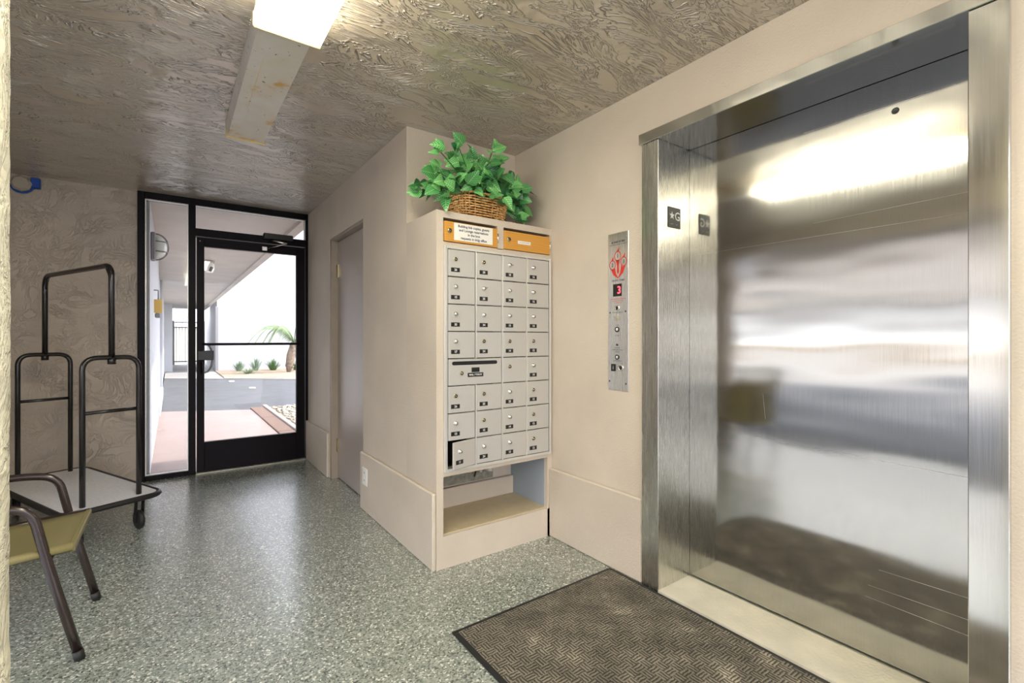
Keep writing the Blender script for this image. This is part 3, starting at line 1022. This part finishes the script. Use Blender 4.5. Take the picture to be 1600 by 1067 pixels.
bm = bmn(); prism(bm, [(p.x, p.y) for p in [bpt(2 * PI * i / 24, 0.0, -0.01) for i in range(24)]], LZ + 0.001, LZ + 0.10)
build('lining', bm, M['cavity'], bk)

def leaf_mesh(L, W, bend, fold, mat):
    bm = bmn()
    nx, rows = 8, []
    for i in range(nx + 1):
        t = i / nx
        wv_ = W * (math.sin(PI * min(1, t ** 0.72)) ** 0.8) * (1 - 0.25 * t)
        if i == nx:
            wv_ = 0.0
        z_ = -bend * t * t * L
        row = []
        for s_ in (-1, -0.5, 0, 0.5, 1):
            y_ = s_ * wv_ * 0.5
            row.append(bm.verts.new((t * L, y_, z_ + abs(s_) * wv_ * fold * (1 - 0.4 * abs(s_)) + 0.0015 * math.sin(9 * t + s_ * 3))))
        rows.append(row)
    for a_, b_2 in zip(rows, rows[1:]):
        for j in range(4):
            f = bm.faces.new((a_[j], a_[j + 1], b_2[j + 1], b_2[j]))
            f.smooth = True
    bmesh.ops.remove_doubles(bm, verts=bm.verts[:], dist=1e-5)
    me = bpy.data.meshes.new('leaf'); bm.to_mesh(me); bm.free()
    me.materials.append(mat)
    return me
leaves = []
for m_, wgt in (('leaf_a', 4), ('leaf_b', 4), ('leaf_c', 2)):
    for L, W, b_2, f_ in ((0.082, 0.074, 0.35, 0.22), (0.070, 0.060, 0.6, 0.30), (0.090, 0.080, 0.2, 0.14)):
        leaves += [leaf_mesh(L, W, b_2, f_, M[m_])] * wgt
pl = thing('leafy_plant', (BCX, BCY, LZ + 0.10), 'bushy green variegated plant spilling from the wicker basket on the ledge', 'plant')
bm = bmn()
tips = []
rnd = random.Random(21)
root = Vector((BCX, BCY, LZ + 0.08))
def inside(p):
    p.x = min(max(p.x, 1.03), 1.835)
    p.y = min(max(p.y, 2.13), 2.50)
    if p.x < XS + 0.02:
        p.y = min(p.y, 2.40)
    if p.x > XS - 0.03 and p.y > YM - 0.02:
        p.z = max(p.z, LZ + 0.015)
    p.z = min(p.z, 2.27)
    return p
for i in range(100):
    a_ = rnd.uniform(0, 2 * PI)
    el_ = rnd.uniform(0.0, 1.25)
    rad = rnd.uniform(0.75, 1.0)
    e_ = Vector((math.cos(a_) * math.cos(el_) * 0.37 * rad, math.sin(a_) * math.cos(el_) * 0.20 * rad, 0.05 + math.sin(el_) * 0.27 * rad))
    st = root + Vector((rnd.uniform(-0.11, 0.11), rnd.uniform(-0.045, 0.045), 0))
    end = inside(root + e_ + Vector((0, 0, 0.0)))
    mid = (st + end) / 2 + Vector((0, 0, 0.06))
    pts = [st * (1 - t) ** 2 + mid * 2 * t * (1 - t) + end * t * t for t in [j / 6 for j in range(7)]]
    tube(bm, pts, [0.0028 - 0.0002 * j for j in range(7)], 5, caps=False)
    nl = rnd.choice((3, 4, 5))
    for j in range(nl):
        t = 1.0 - j * 0.17
        p = st * (1 - t) ** 2 + mid * 2 * t * (1 - t) + end * t * t
        tips.append((p, (end - st).normalized(), t))
for (p, d, r_) in [((1.12, 2.19, 1.985), None, 0), ((1.16, 2.24, 1.91), None, 0), ((1.20, 2.22, 1.96), None, 0), ((1.14, 2.26, 2.08), None, 0), ((1.13, 2.20, 2.16), None, 0), ((1.24, 2.20, 2.20), None, 0), ((1.45, 2.20, 2.24), None, 0), ((1.70, 2.30, 1.93), None, 0), ((1.76, 2.46, 1.92), None, 0), ((1.78, 2.50, 2.06), None, 0), ((1.80, 2.48, 2.16), None, 0)]:
    p = Vector(p)
    tube(bm, [root, (root + p) / 2 + Vector((0, 0, 0.05)), p], 0.003, 5)
    tips += [(p, Vector((0.8, 0, 0.3)), 1), (p + Vector((0.01, -0.02, 0.02)), Vector((0.5, -0.3, 0.8)), 1), (p + Vector((-0.02, -0.01, -0.02)), Vector((0.5, -0.3, -0.5)), 1)]
build('stems', bm, M['stem'], pl, fix=False)
tips.sort(key=lambda q_: q_[0].y * 1.0 - 0.3 * abs(q_[0].x - BCX) - 0.25 * q_[0].z + rnd.uniform(0, 0.10))
for (p, d, t) in tips[:300]:
    out = (p - root); out.z *= 0.6
    out += Vector((rnd.uniform(-1, 1), rnd.uniform(-1.0, 0.4), rnd.uniform(-1.3, 0.5))) * 0.26
    if out.length < 1e-3:
        out = Vector((1, 0, 0))
    xa = out.normalized()
    nrm = (Vector((-0.35, -0.85, 0.25)) + Vector((rnd.uniform(-.6, .6), rnd.uniform(-.6, .6), rnd.uniform(-.5, .5))))
    nrm = (nrm - xa * nrm.dot(xa)).normalized()
    ya = nrm.cross(xa)
    q = inside(p.copy())
    R_ = Matrix((xa, ya, nrm)).transposed()
    tip = q + xa * 0.08
    if tip.x > XE - 0.02 or tip.y > 2.575 or (tip.x > XS - 0.02 and tip.z < LZ and tip.y > YM - 0.01) or tip.z > H - 0.06:
        continue
    me = rnd.choice(leaves)
    o = place('leaf', me, q, pl)
    o.rotation_euler = R_.to_euler()
    s_ = rnd.uniform(0.72, 1.12)
    o.scale = (s_, s_, s_)

# ------------------------------------------------------------------ floor mat
mt = thing('door_mat', (1.39, 0.95, 0), 'dark basket-weave entrance mat with black rubber edge before the elevator', 'floor mat')
MX0, MX1, MY0, MY1 = 0.926, 1.857, 0.19, 1.708
bm = bmn(); box(bm, MX0 + 0.022, MX1 - 0.020, MY0 + 0.022, MY1 - 0.020, 0.001, 0.010, 0.001)
build('pile', bm, M['mat'], mt)
bm = bmn()
for a_ in ((MX0, MX1, MY1 - 0.022, MY1), (MX0, MX1, MY0, MY0 + 0.022), (MX0, MX0 + 0.024, MY0 + 0.022, MY1 - 0.022), (MX1 - 0.022, MX1, MY0 + 0.022, MY1 - 0.022)):
    box(bm, a_[0], a_[1], a_[2], a_[3], 0.0005, 0.007, 0.002)
build('rubber_edge', bm, M['rubber'], mt)

# ------------------------------------------------------------------ luggage cart
LV = Vector((-0.42, 0.907, 0)).normalized()
WV = Vector((0.907, 0.42, 0)).normalized()
CC = Vector((-0.505, 4.18, 0))
def cp3(l, w_, z):
    return CC + LV * l + WV * w_ + Vector((0, 0, z))
ct = thing('luggage_cart', tuple(CC), 'black tube luggage cart with grey deck by the taupe back wall', 'luggage cart')
DZ = 0.228
hl, hw = 0.585, 0.245
def rrect(hl_, hw_, r, n=6):
    pts = []
    for sx_, sy_, a0 in ((1, 1, 0), (-1, 1, PI / 2), (-1, -1, PI), (1, -1, 1.5 * PI)):
        for i in range(n + 1):
            a_ = a0 + PI / 2 * i / n
            pts.append((sx_ * (hl_ - r) + r * math.cos(a_), sy_ * (hw_ - r) + r * math.sin(a_)))
    return pts
bm = bmn()
pp = rrect(hl - 0.012, hw - 0.012, 0.07)
prism(bm, [((CC + LV * a + WV * b).x, (CC + LV * a + WV * b).y) for a, b in pp], DZ - 0.018, DZ)
build('deck', bm, M['cart_deck'], ct)
bm = bmn(); tube(bm, [cp3(a, b, DZ - 0.012) for a, b in rrect(hl, hw, 0.08)], 0.017, 8, closed=True)
build('bumper', bm, M['rubber'], ct)
for l_ in (-0.517, 0.517):
    bm = bmn()
    path = fillet([cp3(l_, -0.138, DZ), cp3(l_, -0.138, 1.085), cp3(l_, 0.138, 1.085), cp3(l_, 0.138, DZ)], 0.075, 8)
    tube(bm, path, 0.0145, 10)
    build('hoop', bm, M['cart_metal'], ct)
    bm = bmn(); tube(bm, [cp3(l_, -0.138, 0.765), cp3(l_, 0.138, 0.765)], 0.0105, 8)
    build('cross_bar', bm, M['cart_metal'], ct)
bm = bmn()
tube(bm, fillet([cp3(-0.517, 0.0, 1.06), cp3(-0.517, 0.0, 1.640), cp3(0.517, 0.0, 1.640), cp3(0.517, 0.0, 1.06)], 0.085, 8), 0.016, 10)
build('hanging_rail', bm, M['cart_metal'], ct)
for s_ in (-1, 1):
    bm = bmn(); tube(bm, [cp3(s_ * 0.517, 0.0, 1.53), cp3(s_ * 0.445, 0.0, 1.628)], 0.005, 6)
    build('corner_brace', bm, M['cart_metal'], ct)
    bm = bmn(); tube(bm, [cp3(s_ * 0.517, 0.0, 1.045), cp3(s_ * 0.517, 0.0, 1.085)], 0.021, 10)
    build('collar', bm, M['cart_metal'], ct)
for l_ in (-0.50, 0.50):
    for w_ in (-0.15, 0.15):
        bm = bmn()
        lathe(bm, [(0.03, 0), (0.03, -0.02), (0.012, -0.03)], cp3(l_, w_, DZ - 0.018), (0, 0, 1), 10)
        for s_ in (-1, 1):
            q = cp3(l_, w_, 0)
            t_ = bmesh.new()
            bmesh.ops.create_cube(t_, size=1.0)
            for v in t_.verts:
                zz = 0.045 + (v.co.z + 0.5) * 0.14
                v.co = q + LV * (v.co.x * 0.035 + (0.015 if v.co.z < 0 else 0)) + WV * (s_ * 0.019 + v.co.y * 0.004) + Vector((0, 0, zz))
            merge(bm, t_)
        cs = build('caster', bm, M['cart_metal'], ct)
        bm = bmn()
        q = cp3(l_ + 0.012, w_, 0.060)
        lathe(bm, [(0, -0.013), (0.045, -0.013), (0.058, -0.010), (0.060, 0), (0.058, 0.010), (0.045, 0.013), (0, 0.013)], q, WV, 20)
        build('wheel', bm, M['rubber'], cs)

# ------------------------------------------------------------------ patio chair (faces +X)
ch = thing('patio_chair', (-0.58, 2.64, 0), 'brown metal patio armchair with an olive sling seat near the left edge', 'chair')
def leg_path(y):
    return fillet([(-0.278, y, 0.012), (-0.362, y, 0.37), (-0.405, y, 0.585), (-0.52, y, 0.605), (-0.80, y, 0.585)], 0.10, 6)
for y_ in (2.385, 2.885):
    bm = bmn(); tube(bm, leg_path(y_), 0.0155, 10, flat=0.75)
    fr_ = build('arm_and_front_leg', bm, M['chair_metal'], ch)
    bm = bmn(); tube(bm, [(-0.2760, y_, 0.0), (-0.283, y_, 0.035)], 0.0175, 10)
    build('foot_cap', bm, M['rubber'], fr_)
    yy = y_ + (0.02 if y_ < 2.6 else -0.02)
    bm = bmn(); tube(bm, fillet([(-0.300, yy, 0.418), (-0.74, yy, 0.385), (-1.02, yy, 0.80)], 0.09, 6), 0.014, 10)
    build('seat_rail', bm, M['chair_metal'], ch)
    bm = bmn(); tube(bm, fillet([(-0.60, yy, 0.39), (-0.86, yy, 0.0)], 0.05), 0.0145, 10)
    build('rear_leg', bm, M['chair_metal'], ch)
bm = bmn(); tube(bm, [(-0.37, 2.40, 0.375), (-0.37, 2.87, 0.375)], 0.011, 8)
build('cross_bar', bm, M['chair_metal'], ch)
bm = bmn(); tube(bm, [(-0.372, 2.68, 0.36), (-0.62, 2.45, 0.375)], 0.009, 8)
build('seat_brace', bm, M['alu_edge'], ch)
bm = bmn(); tube(bm, [(-1.02, 2.40, 0.795), (-1.02, 2.87, 0.795)], 0.014, 8)
build('top_rail', bm, M['chair_metal'], ch)
bm = bmn()
prof = fillet([(-0.296, 0, 0.424), (-0.73, 0, 0.398), (-1.005, 0, 0.79)], 0.10, 8)
n_ = len(prof)
prof = [prof[0] + (prof[1] - prof[0]) * (j / 8) for j in range(8)] + prof[1:]
W8 = 8
grid = []
for j, p in enumerate(prof):
    row = []
    for i in range(W8 + 1):
        t = i / W8
        sag = 0.022 * math.sin(PI * t) * min(1.0, j / 3.0)
        row.append(bm.verts.new((p.x, 2.405 + 0.46 * t, p.z - sag)))
    grid.append(row)
for a_, b_2 in zip(grid, grid[1:]):
    for i in range(W8):
        f = bm.faces.new((a_[i], a_[i + 1], b_2[i + 1], b_2[i])); f.smooth = True
sl = build('sling', bm, M['sling'], ch, fix=False)
md = sl.modifiers.new('s', 'SOLIDIFY'); md.thickness = 0.003
bm = bmn()
box(bm, -0.312, -0.292, 2.400, 2.870, 0.400, 0.427, 0.004)
tube(bm, [(-0.296, 2.397, 0.424), (-0.73, 2.397, 0.392)], 0.0155, 8)
build('front_hem', bm, M['sling'], ch)

# ------------------------------------------------------------------ outside the glass door: walkway, road, planting
solid('outside_walkway', [(-0.15, 1.105, YB + 0.10, 9.0, -0.10, -0.004)], M['pink'])
bm = bmn(); prism(bm, [(-0.15, 9.0), (1.105, 9.0), (1.105, 9.08), (-0.15, 9.68)], -0.10, -0.004)
struct('outside_walkway_end', bm, M['pink'])
bm = bmn(); prism(bm, [(-60, -60), (60, -60), (60, 60), (-60, 60)], -0.40, -0.13)
struct('outside_ground', bm, M['ground'])
bm = bmn(); prism(bm, [(-0.16, 9.0), (-0.16, 17.6), (1.2, 16.5), (12, 7.0), (12, -4), (2.6, -4), (2.6, 9.3)], -0.12, -0.025)
struct('outside_road', bm, M['asphalt'])
bm = bmn(); prism(bm, [(-0.16, 17.6), (-0.16, 31), (1.3, 31), (1.3, 16.45), (1.2, 16.5)], -0.12, 0.0)
struct('outside_path', bm, M['ground'])
bm = bmn(); prism(bm, [(1.3, 16.45), (12, 7.0), (12, 7.25), (1.3, 16.75)], -0.12, 0.02)
struct('outside_curb', bm, M['curb'])
bm = bmn(); prism(bm, [(1.3, 16.75), (12, 7.25), (22, 7.25), (22, 20.2), (1.3, 20.2)], -0.12, 0.03)
struct('outside_bed', bm, M['mulch'])
# sloping terracotta curb blocks beside the walkway
cb = thing('terracotta_curb', (1.2, 7.2, 0), 'terracotta concrete edging beside the pink walkway outside', 'curb')
yy = 9.25
while yy > 5.2:
    b0 = max(5.2, yy - 1.3)
    bm = bmn(); box(bm, 1.107, 1.305, b0 + 0.008, yy - 0.008, -0.12, 0.012, 0.006)
    build('edging_block', bm, M['brick_red'], cb)
    yy -= 1.3
bm = bmn(); box(bm, 1.306, 1.37, 5.2, 9.32, -0.12, 0.035, 0.008)
build('curb_edge', bm, M['curb'], cb)
bm = bmn(); prism(bm, [(1.371, 4.0), (2.6, 4.0), (2.6, 9.3), (1.371, 9.3)], -0.12, -0.01)
struct('outside_gravel_base', bm, M['mulch'])
bm = bmn()
rg = random.Random(5)
for i in range(1100):
    x_, y_ = rg.uniform(1.43, 2.56), rg.uniform(5.25, 9.28)
    s_ = rg.uniform(0.018, 0.045)
    t_ = bmesh.new(); bmesh.ops.create_icosphere(t_, subdivisions=1, radius=s_)
    for v in t_.verts:
        v.co = Vector((v.co.x * rg.uniform(.8, 1.3), v.co.y * rg.uniform(.8, 1.2), v.co.z * 0.6)) + Vector((x_, y_, -0.005))
    merge(bm, t_, rg.choice((0, 0, 1)), smooth=True)
gv = build('gravel', bm, [M['gravel'], M['curb']], fix=False)
gv['kind'] = 'stuff'
tag(gv, 'loose pale river gravel beside the terracotta edging outside the glass door', 'gravel')

# left outer wall, soffit with edge beam, upper storey
bm = bmn()
box(bm, -0.45, -0.15, YB + 0.15, 9.1, -0.1, 2.43)
box(bm, -0.45, -0.19, 9.1, 12.6, -0.1, 2.43)
box(bm, -0.45, -0.145, 12.6, 13.2, -0.1, 2.43)
box(bm, -0.45, -0.19, 13.2, 21.0, -0.1, 2.43)
box(bm, -0.45, 0.05, 21.0, 26.3, -0.1, 2.43)
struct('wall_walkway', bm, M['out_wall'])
solid('baseboard_walkway', [(-0.19, -0.13, 9.1, 12.6, -0.1, 0.16)], M['out_wall'], bev=0.01)
solid('ceiling_walkway', [(-0.45, 1.10, YB + 0.20, 24.3, 2.44, 2.60)], M['soffit'])
solid('ceiling_walkway_beam', [(1.10, 1.20, YB + 0.15, 24.3, 2.405, 2.62)], M['soffit'])
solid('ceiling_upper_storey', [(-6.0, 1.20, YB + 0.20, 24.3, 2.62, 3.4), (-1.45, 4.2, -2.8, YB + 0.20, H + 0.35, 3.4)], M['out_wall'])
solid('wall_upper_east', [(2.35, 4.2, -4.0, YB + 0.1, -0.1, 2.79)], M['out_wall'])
# white building across the road
bd = thing('white_building', (5.0, 20.2, 0), 'tall blank white stucco building across the road outside', 'building')
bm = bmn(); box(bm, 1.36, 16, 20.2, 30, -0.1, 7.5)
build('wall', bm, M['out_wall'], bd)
bm = bmn(); box(bm, 1.30, 1.40, 20.13, 20.22, 0.0, 2.35, 0.01)
build('downpipe', bm, M['lampgrey'], bd)
bm = bmn(); box(bm, 1.30, 16.1, 20.1, 30.1, 7.5, 7.7)
build('parapet', bm, M['soffit'], bd)
# gate at the end of the passage
gt = thing('metal_gate', (0.75, 26.3, 0), 'black metal picket gate at the far end of the covered walkway', 'gate')
bm = bmn()
for z_ in (0.12, 1.68, 1.90):
    box(bm, 0.08, 1.22, 26.28, 26.32, z_, z_ + 0.05)
build('rail', bm, M['black'], gt)
for x_ in (0.055, 1.20):
    bm = bmn(); box(bm, x_, x_ + 0.08, 26.26, 26.34, 0, 2.0); build('post', bm, M['black'], gt)
for i in range(1, 10):
    bm = bmn(); x_ = 0.08 + i * 0.115; box(bm, x_ - 0.011, x_ + 0.011, 26.29, 26.31, 0.1, 1.95); build('picket', bm, M['black'], gt)
for i in range(5):
    bm = bmn(); x_ = 0.19 + i * 0.224
    tube(bm, [(x_ + 0.07 * math.cos(a_), 26.3, 1.815 + 0.07 * math.sin(a_)) for a_ in [j * PI / 6 for j in range(12)]], 0.012, 5, closed=True)
    build('ring', bm, M['black'], gt)
bw = thing('boundary_wall', (3, 33, 0), 'pale cream boundary wall seen through the picket gate', 'wall')
bm = bmn(); box(bm, -6, 9, 33, 33.3, -0.13, 1.75); build('wall', bm, simple('cream_paint', (0.8, 0.74, 0.6), 0.8), bw)
bm = bmn(); box(bm, -6, 9, 32.95, 33.35, 1.75, 1.82); build('coping', bm, M['curb'], bw)

# bulkhead lamp on the outer wall
lp = thing('bulkhead_lamp', (-0.15, 5.45, 1.92), 'caged oval bulkhead lamp on the white wall outside the sidelight', 'wall lamp')
bx('base_plate', (-0.149, -0.112, 5.38, 5.52, 1.915, 2.165), M['lampgrey'], lp, 0.008)
bm = bmn()
for i in range(9):
    pass
ell = [(0.058, 0.105), (0.055, 0.1), (0.04, 0.085)]
t_ = bmesh.new(); bmesh.ops.create_uvsphere(t_, u_segments=16, v_segments=10, radius=1.0)
for v in t_.verts:
    v.co = Vector((-0.112 + max(0, v.co.x) * 0.085, 5.45 + v.co.y * 0.058, 2.04 + v.co.z * 0.108))
merge(bm, t_, smooth=True)
build('glass_globe', bm, M['frost'], lp)
bm = bmn()
tube(bm, [(-0.112 + 0.095 * max(0, math.sin(a_)), 5.45, 2.04 + 0.12 * math.cos(a_)) for a_ in [i * PI / 12 for i in range(13)]], 0.006, 6)
for z_ in (1.995, 2.085):
    tube(bm, [(-0.112 + 0.088 * max(0, math.sin(a_)), 5.45 + 0.066 * math.cos(a_), z_) for a_ in [i * PI / 10 for i in range(11)]], 0.005, 6)
build('cage', bm, M['lampgrey'], lp)
ys = thing('hanging_sign', (-0.15, 6.4, 1.45), 'small yellow sign jutting from the white walkway wall', 'sign')
bm = bmn(); prism(bm, [(0, 0), (0, 0)][:0] or [(-0.148, 6.395), (-0.075, 6.395), (-0.075, 6.405), (-0.148, 6.405)], 1.475, 1.62)
build('panel', bm, M['yellow'], ys)
bm = bmn(); tube(bm, fillet([(-0.149, 6.4, 1.72), (-0.11, 6.4, 1.72), (-0.11, 6.4, 1.62)], 0.01), 0.006, 6)
build('bracket', bm, M['lampgrey'], ys)
bm = bmn(); box(bm, -0.14, -0.09, 6.38, 6.42, 1.42, 1.474, 0.01)
build('bell', bm, M['lampgrey'], ys)
sf = thing('soffit_light', (0.5, 8.97, 2.44), 'small cream fixture hanging from the walkway soffit outside', 'light fixture')
bm = bmn(); box(bm, 0.43, 0.57, 8.9, 9.04, 2.40, 2.439, 0.01); build('canopy', bm, M['curb'], sf)
bm = bmn(); lathe(bm, [(0, 0), (0.045, 0.0), (0.068, 0.06), (0.068, 0.13), (0.05, 0.16)], (0.50, 8.97, 2.25), (0, 0, 1), 14); build('globe', bm, M['frost'], sf)
bm = bmn(); tube(bm, [(0.50, 8.885, 2.26), (0.53, 8.875, 2.33)], 0.022, 8); build('lens', bm, M['black'], sf)

# plants by the building
def tuft(name, x, y, z, h, r, n, label, seed, mat):
    rr = random.Random(seed)
    bm = bmn()
    for i in range(n):
        a_ = rr.uniform(0, 2 * PI)
        le = rr.uniform(0.15, 1.0)
        b0 = Vector((x + 0.3 * r * le * math.cos(a_), y + 0.3 * r * le * math.sin(a_), z))
        hh = h * rr.uniform(0.6, 1.0) * (1.05 - 0.35 * le)
        e = b0 + Vector((r * le * math.cos(a_), r * le * math.sin(a_), hh))
        m_ = (b0 + e) / 2 + Vector((0, 0, hh * 0.25))
        s_ = Vector((-math.sin(a_), math.cos(a_), 0)) * 0.016
        prev = None
        for t in (0, 0.4, 0.75, 1.0):
            p = b0 * (1 - t) ** 2 + m_ * 2 * t * (1 - t) + e * t * t
            w_ = s_ * (1 - 0.9 * t)
            cur = (bm.verts.new(p - w_), bm.verts.new(p + w_))
            if prev:
                bm.faces.new((prev[0], prev[1], cur[1], cur[0]))
            prev = cur
    o = build(name, bm, mat, fix=False)
    tag(o, label, 'plant', 'grass clumps along the white building')
    return o
tuft('grass_clump', 1.97, 19.4, 0.03, 0.42, 0.24, 90, 'leftmost dark green grass clump by the white building', 1, M['grass'])
tuft('grass_clump', 2.50, 19.4, 0.03, 0.52, 0.24, 110, 'second grass clump from the left by the white building', 2, M['grass'])
tuft('grass_clump', 3.05, 19.3, 0.03, 0.45, 0.30, 130, 'widest grass clump, just left of the palm by the white building', 3, M['grass'])
tuft('grass_clump', 3.75, 18.9, 0.03, 0.40, 0.22, 90, 'grass clump right of the palm trunk', 4, M['grass'])
tuft('grass_clump', 2.09, 17.9, 0.03, 0.24, 0.40, 60, 'low pale grass clump near the curb, in front of the others', 5, M['palm'])
pm = thing('palm_tree', (3.40, 18.0, 0.03), 'young palm with arching fronds in front of the white building', 'palm tree')
bm = bmn()
tube(bm, [(3.34, 18.0, 0.0), (3.36, 18.0, 0.25), (3.42, 18.0, 0.6), (3.52, 18.0, 1.05)], [0.06, 0.12, 0.15, 0.11], 10)
for i in range(60):
    a_ = rg.uniform(0, 2 * PI); t = rg.uniform(0.15, 1)
    c0 = Vector((3.35 + 0.17 * t, 18.0, t))
    q = c0 + Vector((math.cos(a_), math.sin(a_), 0)) * 0.12
    lathe(bm, [(0.03, 0), (0.0, 0.07)], q, (math.cos(a_), math.sin(a_), 0.9), 5)
build('trunk', bm, M['trunk'], pm)
for k_ in range(13):
    a_ = PI * 0.92 if k_ == 0 else 2 * PI * k_ / 13 + 0.3
    Lr = 1.45 if k_ == 0 else rg.uniform(0.9, 1.35)
    c0 = Vector((3.52, 18.0, 1.02))
    dirv = Vector((math.cos(a_), math.sin(a_) * 0.8, 0))
    up_ = rg.uniform(0.55, 0.8) if k_ else 0.75
    bm = bmn()
    pts = [c0 + dirv * Lr * t + Vector((0, 0, up_ * math.sin(PI * min(1, t * 0.95)) * 0.9 - 0.12 * t)) for t in [j / 12 for j in range(13)]]
    tube(bm, pts, [0.018 - 0.0012 * j for j in range(13)], 5)
    side = Vector((-dirv.y, dirv.x, 0)).normalized()
    for j in range(2, 13):
        for q in range(3):
            tt = j - 1 + q / 3
            p = pts[int(tt)].lerp(pts[min(12, int(tt) + 1)], tt % 1)
            for s_ in (-1, 1):
                ll = 0.34 * (1 - 0.5 * abs(j / 12 - 0.4))
                e = p + side * s_ * ll * 0.55 + dirv * ll * 0.5 + Vector((0, 0, -ll * 0.55))
                w_ = dirv * 0.012
                bm.faces.new([bm.verts.new(v_) for v_ in (p - w_, p + w_, e)])
    build('frond', bm, M['palm'], pm, fix=False)
for i, (x_, y_) in enumerate(((1.39, 15.47), (1.62, 13.15))):
    o = thing('road_stud', (x_, y_, -0.025), ('white road stud nearer the far curb', 'white road stud nearer the walkway')[i], 'road marker', 'road studs')
    bm = bmn(); box(bm, x_ - 0.07, x_ + 0.07, y_ - 0.06, y_ + 0.06, -0.025, 0.0, 0.01)
    build('stud', bm, M['white'], o)

# ------------------------------------------------------------------ west side, seen only as reflections: covered parking and bright yard
solid('outside_yard', [(-40, -9.5, -30, 30, -0.12, -0.002)], M['ground'])
solid('outside_carport_floor', [(-9.5, -1.45, -30, 30, -0.12, -0.002)], simple('dark_asphalt', (0.06, 0.062, 0.07), 0.9, var=0.15, vscale=3))
bm = bmn()
box(bm, -3.4, -1.45, -9, YB + 8, 2.55, 2.9)
for x_ in (-3.3,):
    box(bm, x_, x_ + 0.25, -9, YB + 8, 2.35, 2.55)
struct('ceiling_carport', bm, M['soffit'])
bm = bmn()
for y_ in (-7.6, 9.8):
    box(bm, -3.3, -3.05, y_, y_ + 0.3, -0.1, 2.55)
struct('wall_carport_posts', bm, M['out_wall'])
fb = thing('apartment_block', (-25, 0, 0), 'pale apartment block across the yard, seen only in the elevator door', 'building')
bx('wall', (-30, -24, -30, 30, 2.9, 9), M['soffit'], fb)
bx('ground_floor', (-30, -23.9, -30, 30, 0.75, 2.9), simple('white_paint', (0.8, 0.8, 0.8), 0.7), fb)
bx('plinth', (-30, -23.85, -30, 30, -0.1, 0.75), M['mulch'], fb)
for z_ in (2.9, 5.7):
    bx('balcony', (-24, -22.6, -29, 29, z_, z_ + 0.25), M['asphalt'], fb)
    bx('railing', (-22.7, -22.6, -29, 29, z_ + 0.6, z_ + 1.1), M['ground'], fb)
